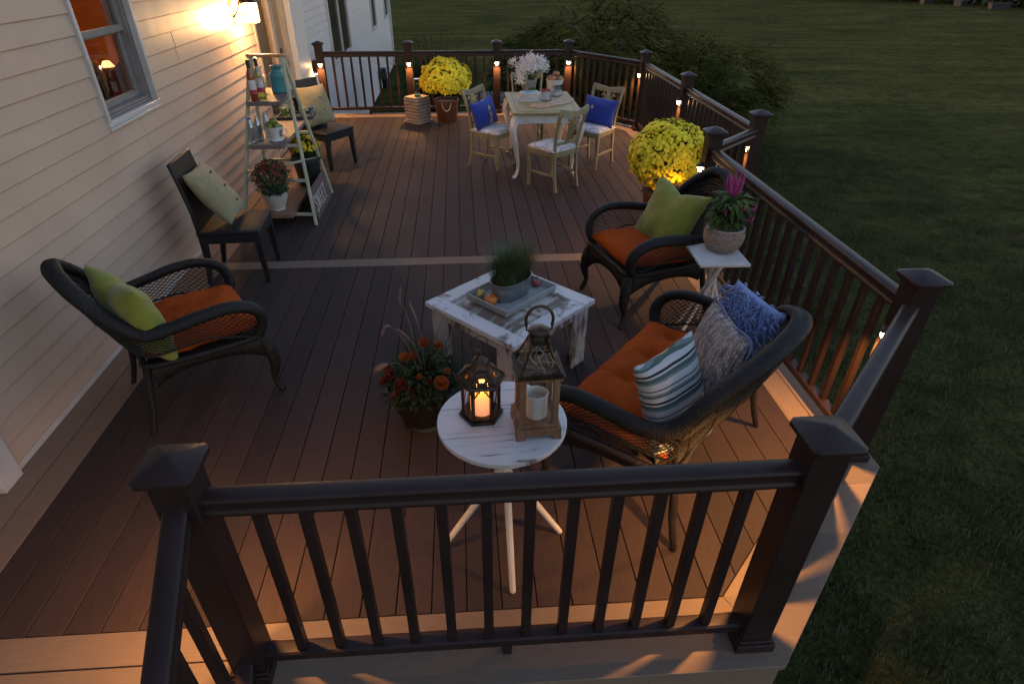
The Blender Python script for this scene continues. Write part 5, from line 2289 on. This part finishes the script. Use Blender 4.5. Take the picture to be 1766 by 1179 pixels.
# tray, tin of grass and gourds on the coffee table
CR = R(-47)
CZ = .4515
t = thing('grey_tray', 'square pale grey wooden tray on the coffee table holding grass and gourds', 'tray', local(CT, CR, (-.040, .055, CZ)), CR)
grey = simple('pale_grey_wood', (.26, .265, .25), (.34, .345, .33), rough=.6, ns=6, bmp=.2)
m = MB()
m.box((0, 0, .005), (.31, .43, .008))
for s_ in (-1, 1):
    Mx = Matrix.Rotation(s_ * R(-16), 3, 'X')
    m.box((0, s_ * .223, .026), (.335, .009, .050), M=Mx)
    My = Matrix.Rotation(s_ * R(16), 3, 'Y')
    m.box((s_ * .163, 0, .026), (.009, .455, .050), M=My)
m.build('body', grey, t, bevel=.002)
TB = local(CT, CR, (-.040, .050, CZ + .010))
t = thing('grass_tin', 'oval galvanised tin of tall green grass on the grey tray', 'potted plant', TB, CR + R(90))
m = MB()
n_ = 40


def oval(rx, ry, z):
    return [(math.copysign(abs(math.cos(2 * PI * k / n_)) ** .75, math.cos(2 * PI * k / n_)) * rx, math.copysign(abs(math.sin(2 * PI * k / n_)) ** .75, math.sin(2 * PI * k / n_)) * ry, z) for k in range(n_)]


rings = [oval(.125, .070, 0), oval(.130, .075, .004), oval(.136, .080, .06), oval(.139, .083, .066), oval(.137, .081, .072), oval(.140, .084, .078), oval(.138, .082, .084), oval(.145, .089, .115), oval(.149, .093, .118), oval(.149, .093, .124), oval(.142, .086, .122), oval(.138, .082, .095)]
vs = [p for r_ in rings for p in r_]
m.add(vs, [(n_ * i + k, n_ * i + (k + 1) % n_, n_ * i + n_ + (k + 1) % n_, n_ * i + n_ + k) for i in range(len(rings) - 1) for k in range(n_)] + [tuple(range(n_))[::-1]])
m.build('tin', MAT['galv'], t, smooth=50)
m = MB()
m.add(oval(.139, .083, .098), [tuple(range(n_))])
m.build('soil', MAT['soil'], t)
m = MB()
rr = random.Random(17)
for i in range(1500):
    a_ = rr.uniform(0, 2 * PI)
    q = rr.random() ** .5
    px, py = math.cos(a_) * q * .125, math.sin(a_) * q * .072
    lean = rr.uniform(.05, .75) * (q ** 1.2)
    d = V((math.cos(a_ + rr.uniform(-.5, .5)) * lean + rr.uniform(-.10, .10), math.sin(a_ + rr.uniform(-.5, .5)) * lean + rr.uniform(-.10, .10), 1))
    m.blade((px, py, .097), d, rr.uniform(.14, .27), rr.uniform(.0024, .0046), rr.uniform(.05, .45), 4)
for i in range(36):
    a_ = rr.uniform(0, 2 * PI)
    d = V((math.cos(a_) * .7, math.sin(a_) * .7, 1))
    m.blade((math.cos(a_) * .10, math.sin(a_) * .06, .1), d, rr.uniform(.24, .34), .0022, rr.uniform(.5, .8), 7)
setp(m.build('grass_blades', simple('fresh_tin_grass', (.028, .048, .010), (.085, .115, .030), rough=.5, ns=18), t, smooth=0), kind='stuff')
pk_o = simple('orange_gourd_skin', (.52, .11, .008), (.64, .17, .015), rough=.45, ns=10)
yl = simple('yellow_gourd_skin', (.50, .34, .06), (.62, .44, .12), rough=.45, ns=10)
stem_m = simple('dry_stem', (.10, .085, .04), (.16, .13, .07), rough=.8)
dg = simple('dark_green_gourd', (.02, .035, .018), (.05, .07, .03), rough=.5, ns=14)
for (nm, l, p, r_, hh, lobes, mt) in (('mini_pumpkin', 'small orange pumpkin at the left corner of the grey tray', (-.015, -.170, .036), .043, .68, 8, pk_o), ('gourd', 'yellow orange gourd behind the pumpkin on the tray', (-.105, -.165, .036), .027, 1.25, 0, yl), ('gourd', 'green gourd beside the pumpkin at the tray corner', (-.070, -.190, .030), .022, .8, 6, dg), ('gourd', 'dark green warty gourd at the right end of the tray', (-.050, .185, .044), .036, 1.15, 7, dg), ('red_apple', 'small red fruit at the right end of the tray', (.040, .185, .034), .027, .85, 0, simple('red_fruit_skin', (.20, .02, .03), (.30, .04, .05), rough=.35, ns=8))):
    q = local((0, 0, 0), 0, p)
    lp = local(local(CT, CR, (-.040, .055, CZ)), CR, (p[0], p[1] * -1 if nm == 'x' else p[1], p[2]))
    g = thing(nm, l, 'gourd' if nm == 'gourd' else ('pumpkin' if nm == 'mini_pumpkin' else 'fruit'), lp)
    m = MB()
    pf = [(math.sin(PI * k / 10) ** .8 * r_, -math.cos(PI * k / 10) * r_ * hh) for k in range(11)]
    pf[0] = (.0, pf[0][1] + .003)
    pf[-1] = (.0, pf[-1][1] - .004)
    m.lathe(pf, 40, lobes=lobes, lobe=.05 if lobes else 0)
    m.build('skin', mt, g, smooth=180)
    m = MB()
    m.tube(crom([(0, 0, r_ * hh * .85), (.003, .001, r_ * hh + .012), (.012, .004, r_ * hh + .022)], 4), .0032, 6)
    m.build('stem', stem_m, g)

# celosia in a woven pot on the plant stand
t = thing('celosia_planter', 'magenta plumed plant in a woven bowl pot on the white plant stand', 'potted plant', (3.47, 2.13, .601))
wv, nt, b = new_mat('woven_seagrass')
vec = coords(nt)
f = noise_tex(nt, coords(nt, (14, 14, 40)), 5, 4, .7)
nt.links.new(ramp(nt, f, [(.35, (.10, .062, .045)), (.5, (.27, .19, .14)), (.7, (.38, .29, .23))]), b.inputs['Base Color'])
b.inputs['Roughness'].default_value = .75
m = MB()
prof = [(.070, .0), (.092, .012), (.115, .045), (.126, .085), (.125, .120), (.118, .145), (.116, .150)]
c = crom([(r_, 0, z) for r_, z in prof], 6)
nn_ = 120
vs = []
for i, p in enumerate(c):
    for k in range(nn_):
        a_ = 2 * PI * k / nn_
        row = int(p.z / .0125)
        q = p.x + .0028 * math.sin(a_ * 20 + row * PI + math.sin(row * 5) * .6) + .0022 * abs(math.sin(p.z / .0125 * PI))
        vs.append((q * math.cos(a_), q * math.sin(a_), p.z))
m.add(vs, [(i * nn_ + k, i * nn_ + (k + 1) % nn_, (i + 1) * nn_ + (k + 1) % nn_, (i + 1) * nn_ + k) for i in range(len(c) - 1) for k in range(nn_)] + [tuple(range(nn_))[::-1]])
m.build('woven_pot', wv, t, smooth=80)
m = MB()
m.lathe([(.112, .146), (.122, .148), (.124, .156), (.118, .163), (.108, .160), (.105, .135), (0, .13)], 40)
m.build('pot_rim', simple('tan_pot_rim', (.30, .23, .19), (.38, .30, .25), rough=.6), t)
m = MB()
rr = random.Random(31)
for i in range(230):
    a_ = rr.uniform(0, 2 * PI)
    z = rr.uniform(.15, .34)
    r_ = .02 + .06 * math.sin(PI * (z - .12) / .26) * rr.random()
    d = V((math.cos(a_), math.sin(a_), rr.uniform(-.25, .6)))
    L_ = rr.uniform(.06, .115)
    m.leaf((math.cos(a_) * r_, math.sin(a_) * r_, z), d, L_, L_ * .42, bend=.5)
for i in range(9):
    a_ = rr.uniform(0, 2 * PI)
    m.tube([(0, 0, .13), (math.cos(a_) * .04, math.sin(a_) * .04, .30)], .003, 5)
m.build('foliage', simple('celosia_leaves', (.028, .050, .010), (.07, .10, .022), rough=.65, spec=.15, ns=16), t, smooth=0)
mg = simple('magenta_plume', (.24, .020, .12), (.42, .06, .22), rough=.8, ns=20)
for (bx_, by_, bz_, n_, L_) in ((.0, .0, .38, 20, .17), (.035, -.075, .31, 8, .07), (.09, -.05, .295, 5, .06), (.115, -.075, .245, 4, .05), (-.045, -.06, .29, 3, .05)):
    m = MB()
    for k in range(n_):
        a_ = 2 * PI * k / n_ + rr.uniform(-.2, .2)
        s_ = rr.uniform(.25, .75)
        p0 = V((bx_, by_, bz_ - .03))
        p1 = p0 + V((math.cos(a_) * .028 * s_ * 2.3, math.sin(a_) * .028 * s_ * 2.3, L_ * .3))
        p2 = p1 + V((math.cos(a_) * .02 * s_, math.sin(a_) * .02 * s_, L_ * rr.uniform(.4, .65)))
        m.tube(crom([p0, p1, p2], 6), [.0018, .0025, .0035, .0045, .005, .0052, .0052, .005, .0045, .004, .003, .002, .001][:13], 6)
    m.build('plume', mg, t, smooth=80)

# crate with vase by the far railing
cw = simple('weathered_crate_wood', (.22, .165, .135), (.33, .26, .215), rough=.75, ns=4, st=(1.5, 1.5, 12), bmp=.3, bs=20)
CRT = (1.12, 8.56, 0)
t = thing('slatted_crate', 'pale slatted wooden crate box standing before the far railing', 'crate', CRT, R(-38))
m = MB()
m.box((0, 0, .010), (.335, .335, .020))
m.build('base', cw, t, bevel=.002)
for k in range(7):
    z = .045 + .048 * k
    m = MB()
    for s_ in (-1, 1):
        m.box((0, s_ * .138, z), (.29, .014, .038))
        m.box((s_ * .138, 0, z), (.014, .262, .038))
    m.build('slat_course', cw, t, bevel=.002)
m = MB()
for k in range(5):
    m.box((-.112 + .056 * k, 0, .364), (.052, .286, .012))
m.build('top', cw, t, bevel=.002)
m = MB()
for sx in (-1, 1):
    for sy in (-1, 1):
        m.box((sx * .118, sy * .118, .188), (.022, .022, .336))
m.build('corner_batten', MAT['deck'], t)
t = thing('glass_vase', 'tall greenish glass hurricane vase standing on the slatted crate', 'vase', (1.13, 8.56, .371))
m = MB()
m.lathe([(.045, 0), (.05, .006), (.048, .02), (.030, .035), (.040, .06), (.052, .12), (.050, .18), (.040, .22), (.046, .245)], 28)
m.build('body', glass('green_tint_glass', (.55, .68, .62), alpha_mix=.10), t)
m = MB()
m.lathe([(.047, .0), (.050, .008), (.046, .024), (0, .026)], 24)
m.build('foot', simple('teal_vase_foot', (.03, .09, .08), (.05, .12, .11), rough=.2), t)

# things on the dining table
DZ = .7475
pg = simple('paper_pages', (.50, .46, .42), (.60, .56, .51), rough=.8, ns=40, st=(1, 1, 30))
covers = [((.52, .50, .50), 'white covered book at the bottom of the stack on the dining table'), ((.40, .36, .38), 'grey mauve covered book second from the bottom of the stack'), ((.50, .44, .36), 'cream covered book second from the top of the stack'), ((.48, .46, .45), 'blue and white covered book on top of the stack')]
z = DZ
for i, (c_, l) in enumerate(covers):
    h_ = (.034, .024, .020, .016)[i]
    t = thing('book', l, 'book', (2.605 + .006 * i, 6.20 - .004 * i, z), R(-4 + 5 * i), 'books stacked on the dining table')
    cm = simple('book_cover_%d' % i, c_, tuple(min(1, k * 1.3 + .03) for k in c_), rough=.4, ns=9 if i < 3 else 14)
    w_, d_ = .245 - .012 * i, .19 - .01 * i
    m = MB()
    m.box((0, 0, .0015), (w_, d_, .003))
    m.box((0, 0, h_ - .0025), (w_, d_, .003))
    m.box((-w_ / 2 + .0015, 0, h_ / 2 - .0005), (.003, d_, h_ - .0065))
    m.build('cover', cm, t)
    if i == 3:
        m = MB()
        m.box((0, .004, h_ + .0003), (w_ * .78, d_ * .66, .002))
        m.build('cover_picture', simple('sky_blue_picture', (.05, .24, .36), (.22, .42, .50), rough=.35, ns=14), t)
    m = MB()
    m.box((.003, 0, h_ / 2 - .0005), (w_ - .016, d_ - .010, h_ - .0068))
    m.build('pages', pg, t)
    z += h_
t = thing('berry_basket', 'square white wire punnet full of red berries beside the books', 'basket', (2.815, 6.20, DZ), R(-8))
m = MB()
for z_, r_ in ((.004, .042), (.025, .046), (.050, .050), (.075, .054), (.098, .058)):
    m.tube([(r_, -r_, z_), (r_, r_, z_), (-r_, r_, z_), (-r_, -r_, z_)], .0028, 5, closed=True)
for k in range(4):
    for q in (-.9, -.3, .3, .9):
        a_ = [(1, q), (q, 1), (-1, q), (q, -1)][k]
        m.tube([(a_[0] * .042, a_[1] * .042, .004), (a_[0] * .058, a_[1] * .058, .098)], .0024, 5)
m.build('wire_frame', MAT['white_paint'], t)
m = MB()
m.add([(-.039, -.039, .006), (.039, -.039, .006), (.039, .039, .006), (-.039, .039, .006), (-.053, -.053, .094), (.053, -.053, .094), (.053, .053, .094), (-.053, .053, .094)], [(3, 2, 1, 0), (0, 1, 5, 4), (1, 2, 6, 5), (2, 3, 7, 6), (3, 0, 4, 7)])
m.build('paper_liner', simple('pale_liner', (.42, .42, .46), (.55, .54, .57), rough=.7, ns=14), t, solid=.001)
m = MB()
rr = random.Random(77)
for i in range(34):
    m.sphere((rr.uniform(-.045, .045), rr.uniform(-.045, .045), .092 + rr.uniform(0, .018)), .013, 8)
setp(m.build('berries', simple('red_berries', (.22, .012, .012), (.38, .03, .02), rough=.3, ns=30), t, smooth=180), kind='stuff')
t = thing('bread_bowl', 'white crock with black scroll lettering heaped with brown rolls', 'bowl', (2.955, 6.48, DZ))
m = MB()
m.lathe([(.085, 0), (.090, .006), (.098, .12), (.104, .165), (.109, .172), (.109, .182), (.100, .182), (.094, .14), (0, .13)], 44)
m.build('crock', MAT['white_paint'], t)
m = MB()


def crk(a, z):
    r_ = .0912 + z * .075
    return (math.cos(R(a)) * r_, math.sin(R(a)) * r_, z)


for a0 in (-98, -80, -62, -44, -26):      # scrolled ornament band
    m.tube([crk(a0 + 5.5 * math.cos(R(k)), .105 + .022 * math.sin(R(k))) for k in range(0, 300, 20)], .0045, 5)
    m.tube([crk(a0 + 8, .075), crk(a0 + 6, .10), crk(a0 + 9, .135)], .0038, 5)
    m.tube([crk(a0 - 3, .078), crk(a0 + 3, .070), crk(a0 + 8, .078)], .0042, 5)
m.tube([crk(a, .055) for a in range(-120, 0, 6)], .003, 5)
m.build('black_scroll_band', foil, t)
roll_m = simple('browned_bread', (.20, .075, .025), (.36, .16, .06), rough=.5, ns=9, bmp=.3, bs=30)
for i, (dx, dy, dz, s_, l) in enumerate(((-.042, -.030, .195, 1.15, 'largest brown roll at the left of the heap in the crock'), (.050, -.015, .190, 1.0, 'brown roll at the right of the heap in the crock'), (.0, .045, .192, 1.0, 'brown roll at the back of the heap in the crock'), (.012, .0, .242, .85, 'small brown roll on top of the heap in the crock'))):
    t = thing('bread_roll', l, 'bread roll', (2.955 + dx, 6.48 + dy, DZ + dz), 0, 'rolls heaped in the crock')
    m = MB()
    m.sphere((0, 0, 0), .050 * s_, 18, (1.05, 1, .68))
    m.build('crust', roll_m, t, smooth=180)
    m = MB()
    m.tube([(-.02 * s_, -.030 * s_, .025 * s_), (0, -.022 * s_, .032 * s_), (.02 * s_, -.028 * s_, .026 * s_)], .003, 5)
    m.build('crease', simple('dark_crease_%d' % i, (.08, .03, .012), (.12, .05, .02)), t)
# small green plant in a pot
t = thing('herb_pot', 'small round green plant in a short pot behind the books', 'potted plant', (2.665, 6.36, DZ))
m = MB()
m.lathe([(.038, 0), (.045, .05), (.042, .05), (0, .045)], 20)
m.build('pot', cream, t)
m = MB()
rr = random.Random(5)
for i in range(520):
    d = sph(rr)
    d.z = abs(d.z)
    m.leaf((d.x * .055, d.y * .055, .055 + d.z * .045), d + V((0, 0, .3)), .016, .009)
m.build('foliage', simple('bright_green_leaves', (.06, .15, .03), (.12, .25, .05), rough=.6, ns=20), t, smooth=0)
# galvanised bucket of white baby's breath
t = thing('flower_bucket', 'galvanised bucket of white baby\'s breath behind the table plants', 'flowers', (2.675, 6.60, DZ))
m = MB()
m.lathe([(.050, 0), (.052, .004), (.070, .150), (.074, .156), (.074, .164), (.068, .163), (.050, .02), (0, .02)], 28)
m.build('bucket', simple('pale_galvanised', (.30, .31, .34), (.42, .43, .46), rough=.4, metal=.35, ns=14), t)
m = MB()
m2 = MB()
rr = random.Random(13)
for i in range(130):
    d = sph(rr) * rr.uniform(.6, 1)
    d.z = abs(d.z)
    c0 = V((d.x * .20 + .015, d.y * .18, .27 + d.z * .17))
    if i < 14:
        c0 = V((-.13 + rr.uniform(-.05, .03), rr.uniform(-.14, 0), .13 + rr.uniform(0, .13)))
    if 14 <= i < 18:
        c0 = V((-.23 + rr.uniform(-.03, .02), rr.uniform(-.05, 0), .34 + rr.uniform(-.05, .06)))
    mid = V((c0.x * .35, c0.y * .35, .20))
    cc = crom([(0, 0, .10), mid, c0], 3)
    m.tube(cc, .0012, 3)
    for j in range(26):
        p = c0 + sph(rr) * rr.uniform(.005, .050)
        q = rr.uniform(.0042, .0072)
        vs = [p + V(v_) * q for v_ in ((1, 0, 0), (-1, 0, 0), (0, 1, 0), (0, -1, 0), (0, 0, 1), (0, 0, -1))]
        m2.add(vs, [(0, 2, 4), (2, 1, 4), (1, 3, 4), (3, 0, 4), (2, 0, 5), (1, 2, 5), (3, 1, 5), (0, 3, 5)])
        if j % 3 == 0:
            m.tube([c0, p], .0007, 3)
m.build('stems', simple('thin_green_stems', (.06, .09, .035), (.12, .15, .06), rough=.7), t, smooth=0)
setp(m2.build('white_blossoms', simple('white_blossom', (.74, .68, .64), (.86, .81, .77), rough=.8, ns=20), t, smooth=0), kind='stuff')
# twisted pink and cream cloth across the front of the table
t = thing('table_cloth', 'peach and cream striped cloth twisted across the front of the dining tabletop', 'cloth', (0, 0, DZ))
cl, nt, b = new_mat('peach_striped_cloth')
wv_ = nt.nodes.new('ShaderNodeTexWave')
wv_.inputs['Scale'].default_value = 9
wv_.inputs['Distortion'].default_value = 3
nt.links.new(coords(nt, (1, 1.6, 1), rot=(0, 0, R(60))), wv_.inputs['Vector'])
nt.links.new(ramp(nt, wv_.outputs['Fac'], [(.2, (.46, .22, .14)), (.5, (.50, .33, .22)), (.8, (.52, .42, .30))]), b.inputs['Base Color'])
b.inputs['Roughness'].default_value = .9


def clothroll(path, wid, ht, seed):
    m = MB()
    c = crom(path, 10)
    n_ = len(c)

    def f(u, v):
        i = min(n_ - 1, int(u * (n_ - 1) + .5))
        p = c[i]
        q = (c[min(i + 1, n_ - 1)] - c[max(i - 1, 0)]).normalized()
        s_ = V((-q.y, q.x, 0))
        k = (v - .5) * 2
        ww = wid * (.55 + .45 * math.sin(PI * min(1, max(0, abs(u - .42) * 2.0 + .05))))
        z = ht * math.sqrt(max(0, 1 - k * k)) * (.75 + .35 * math.sin(k * 9 + u * 16 + seed)) + .001
        return p + s_ * k * ww + V((0, 0, z))
    m.grid(f, n_ - 1, 22)
    return m


clothroll([(2.60, 5.86, 0), (2.72, 5.80, 0), (2.84, 5.92, 0), (2.98, 6.14, 0), (3.09, 6.42, 0)], .060, .030, 1).build('cloth_fold', cl, t, smooth=180)
clothroll([(2.68, 5.86, 0), (2.80, 5.86, 0), (2.98, 5.99, 0), (3.13, 6.16, 0)], .050, .026, 4).build('cloth_fold', cl, t, smooth=180)
t = thing('drinking_glass', 'clear stemmed glass in front of the bread crock', 'glass', (2.93, 6.30, DZ))
m = MB()
m.lathe([(.030, 0), (.030, .002), (.005, .006), (.0035, .05), (.02, .065), (.032, .095), (.030, .14)], 24)
m.build('bowl_and_stem', glass('table_glass', (.96, .96, .95), alpha_mix=.06), t)
t = thing('woven_placemat', 'pale woven placemat at the right of the dining table', 'placemat', (2.99, 6.18, DZ), R(-4))
m = MB()
m.box((0, 0, .0015), (.22, .32, .003))
m.build('mat', simple('pale_straw', (.36, .34, .25), (.46, .43, .33), rough=.9, ns=60, st=(1, 5, 1)), t)


# ------------------------------------------------------------------ shrubs and trees
def locust(name, label, x, y, R_, H, seed, mt, n_spray=900, cat='tree', lean=0.0, base=None, zc=.5):
    g0 = gh(x, y) if base is None else base
    t = thing(name, label, cat, (x, y, g0), 0, 'small feathery trees beyond the right railing')
    rr = random.Random(seed)
    bark = MAT['bark']
    m = MB()
    tips = []
    for k in range(9):
        a_ = 2 * PI * k / 9 + rr.uniform(-.3, .3)
        e = rr.uniform(.45, 1.0)
        end = V((math.cos(a_) * R_ * .75 * e, math.sin(a_) * R_ * .75 * e, H * rr.uniform(.5, .92)))
        c = crom([(0, 0, 0), (math.cos(a_) * .06, math.sin(a_) * .06, H * .25), end.lerp(V((0, 0, H * .6)), .45), end], 5)
        n_ = len(c)
        m.tube(c, [.045 * (1 - i / n_) + .008 for i in range(n_)], 6)
        tips += c[6:]
    m.build('trunk', bark, t)
    m = MB()
    off = V((seed * 1.7, 3, 1))
    made = 0
    while made < n_spray:
        d = sph(rr)
        k = rr.random() ** .45
        p = V((d.x * R_ * k, d.y * R_ * k, H * zc + d.z * H * (1 - zc) * k))
        if noise.noise(V((p.x * 1.1, p.y * 1.1, p.z * 1.6)) + off) < -.06 or p.z < .12:
            continue
        made += 1
        dd = V((d.x + rr.uniform(-.5, .5), d.y + rr.uniform(-.5, .5), rr.uniform(-.35, .35) + .1)).normalized()
        L_ = rr.uniform(.22, .40)
        s_ = dd.cross(V((0, 0, 1))).normalized()
        q = p.copy()
        n_ = 7
        for j in range(n_):         # pinnate spray of leaflets
            q = q + dd * (L_ / n_)
            dd = (dd + V((0, 0, -.10))).normalized()
            for sg in (-1, 1):
                ld = (s_ * sg + dd * .7 + V((0, 0, rr.uniform(-.3, .1)))).normalized()
                ll = rr.uniform(.07, .12) * (1 - .45 * j / n_)
                w_ = ll * .36
                side = ld.cross(V((rr.uniform(-.3, .3), rr.uniform(-.3, .3), 1))).normalized() * w_ / 2
                mid = q + ld * ll * .5
                m.add([q, mid + side, q + ld * ll, mid - side], [(0, 1, 2, 3)])
    m.build('crown', mt, t, smooth=0)
    return t


MAT['bark'] = simple('grey_brown_bark', (.03, .022, .016), (.06, .045, .035), rough=.9, ns=12, bmp=.5)
l1 = simple('olive_leaves', (.028, .036, .008), (.085, .080, .018), rough=.9, spec=.0, ns=1.6, lo=.35, hi=.65)
l2 = simple('deep_green_leaves', (.016, .022, .006), (.042, .048, .013), rough=.9, spec=.0, ns=1.8)
locust('feathery_tree', 'broad olive green feathery tree filling the space behind the far corner post', 4.7, 11.8, 1.65, 2.75, 4, l1, 3600, base=GZ)
locust('feathery_tree', 'feathery tree whose crown spreads widest to the right over the lawn', 6.75, 11.7, 1.65, 2.0, 7, l1, 3000, base=GZ)
locust('feathery_tree', 'lower dark feathery tree close behind the right railing', 5.95, 9.6, 1.15, 1.6, 12, l2, 2000, base=GZ)
locust('feathery_tree', 'dark dense feathery tree behind the dining area', 3.9, 13.2, 1.3, 2.15, 16, l2, 2600, base=GZ)

# ornamental grass clump beyond the far railing
t = thing('ornamental_grass', 'dark arching clump of ornamental grass between the house corner and the stone wall', 'shrub', (1.25, 12.6, GZ))
m = MB()
rr = random.Random(2)
for i in range(900):
    a_ = rr.uniform(0, 2 * PI)
    e = rr.uniform(.05, .55)
    m.blade((math.cos(a_) * .18 * rr.random(), math.sin(a_) * .18 * rr.random(), 0), (math.cos(a_) * e, math.sin(a_) * e, 1), rr.uniform(1.4, 2.35), rr.uniform(.012, .022), rr.uniform(.15, .6), 6)
m.build('foliage', simple('dark_grass_clump', (.010, .014, .007), (.024, .029, .013), rough=.9, spec=.0, ns=3), t, smooth=0)


# dark tree line with garden bits at the far end of the field
def far_tree(x, y, r_, h_, seed, label):
    t = thing('far_tree', label, 'tree', (x, y, GZ + .1), 0, 'dark trees along the far edge of the field')
    m = MB()
    m.tube([(0, 0, -.3), (.1, 0, h_ * .3), (0, .1, h_ * .7)], [.22, .16, .06], 7)
    m.build('trunk', MAT['bark'], t)
    rr = random.Random(seed)
    m = MB()
    off = V((seed, seed * .3, 0))
    for i in range(1500):
        d = sph(rr)
        k = rr.random() ** .35
        p = V((d.x * r_ * k, d.y * r_ * k, h_ * .5 + d.z * h_ * .48 * k))
        if noise.noise(p * .5 + off) < -.2:
            continue
        m.leaf(p, d + sph(rr) * .8, rr.uniform(.35, .7), rr.uniform(.2, .4))
    m.build('crown', MAT['far_leaf'], t, smooth=0)


MAT['far_leaf'] = simple('far_dark_leaves', (.006, .008, .006), (.014, .017, .011), rough=.9, ns=1, spec=.1)
spots = [(29.5, 60.5, 3.2, 6.0, 'leftmost dark tree of the line at the top right'), (34.5, 57.0, 3.2, 6.0, 'second dark tree from the left in the far line'), (38.0, 53.0, 3.0, 5.5, 'third dark tree from the left in the far line'),
         (40.5, 50.0, 3.0, 5.0, 'fourth dark tree, behind the white garden box furthest left'), (42.0, 46.8, 2.8, 5.0, 'fifth dark tree, behind the leaning poles'), (43.5, 43.5, 2.8, 5.0, 'dark tree at the extreme top right corner')]
for i, (x, y, r_, h_, l) in enumerate(spots):
    far_tree(x, y, r_, h_, 50 + i, l)
wbox = simple('faded_white_box', (.016, .0155, .017), (.026, .025, .026), rough=.8)
for (x, y, w_, h_, l) in ((37.3, 49.0,   .75, .38, 'leftmost faded white box at the far field edge'), (38.2, 46.6, .75, .38, 'middle faded white box beside two leaning poles'), (39.2, 44.1, 1.15, .36, 'widest faded white box, rightmost at the field edge')):
    t = thing('garden_box', l, 'box', (x, y, GZ + .05), R(rr.uniform(-30, 30)), 'faded white boxes at the field edge')
    m = MB()
    m.box((0, 0, h_ / 2), (w_, .5, h_), top=1.12)
    m.build('box', wbox, t, bevel=.03)
    m = MB()
    m.box((0, 0, h_ + .03), (w_ * 1.18, .62, .05))
    m.build('lid', wbox, t, bevel=.01)
for (x, y, l) in ((38.9, 46.4, 'left of two pale leaning poles at the field edge'), (39.3, 45.9, 'right of two pale leaning poles at the field edge')):
    t = thing('garden_pole', l, 'pole', (x, y, GZ + .05), 0, 'leaning poles')
    m = MB()
    m.tube([(0, 0, -.1), (.45, .0, 1.8), (.8, 0, 2.9)], [.05, .045, .03], 6)
    m.build('pole', wbox, t)
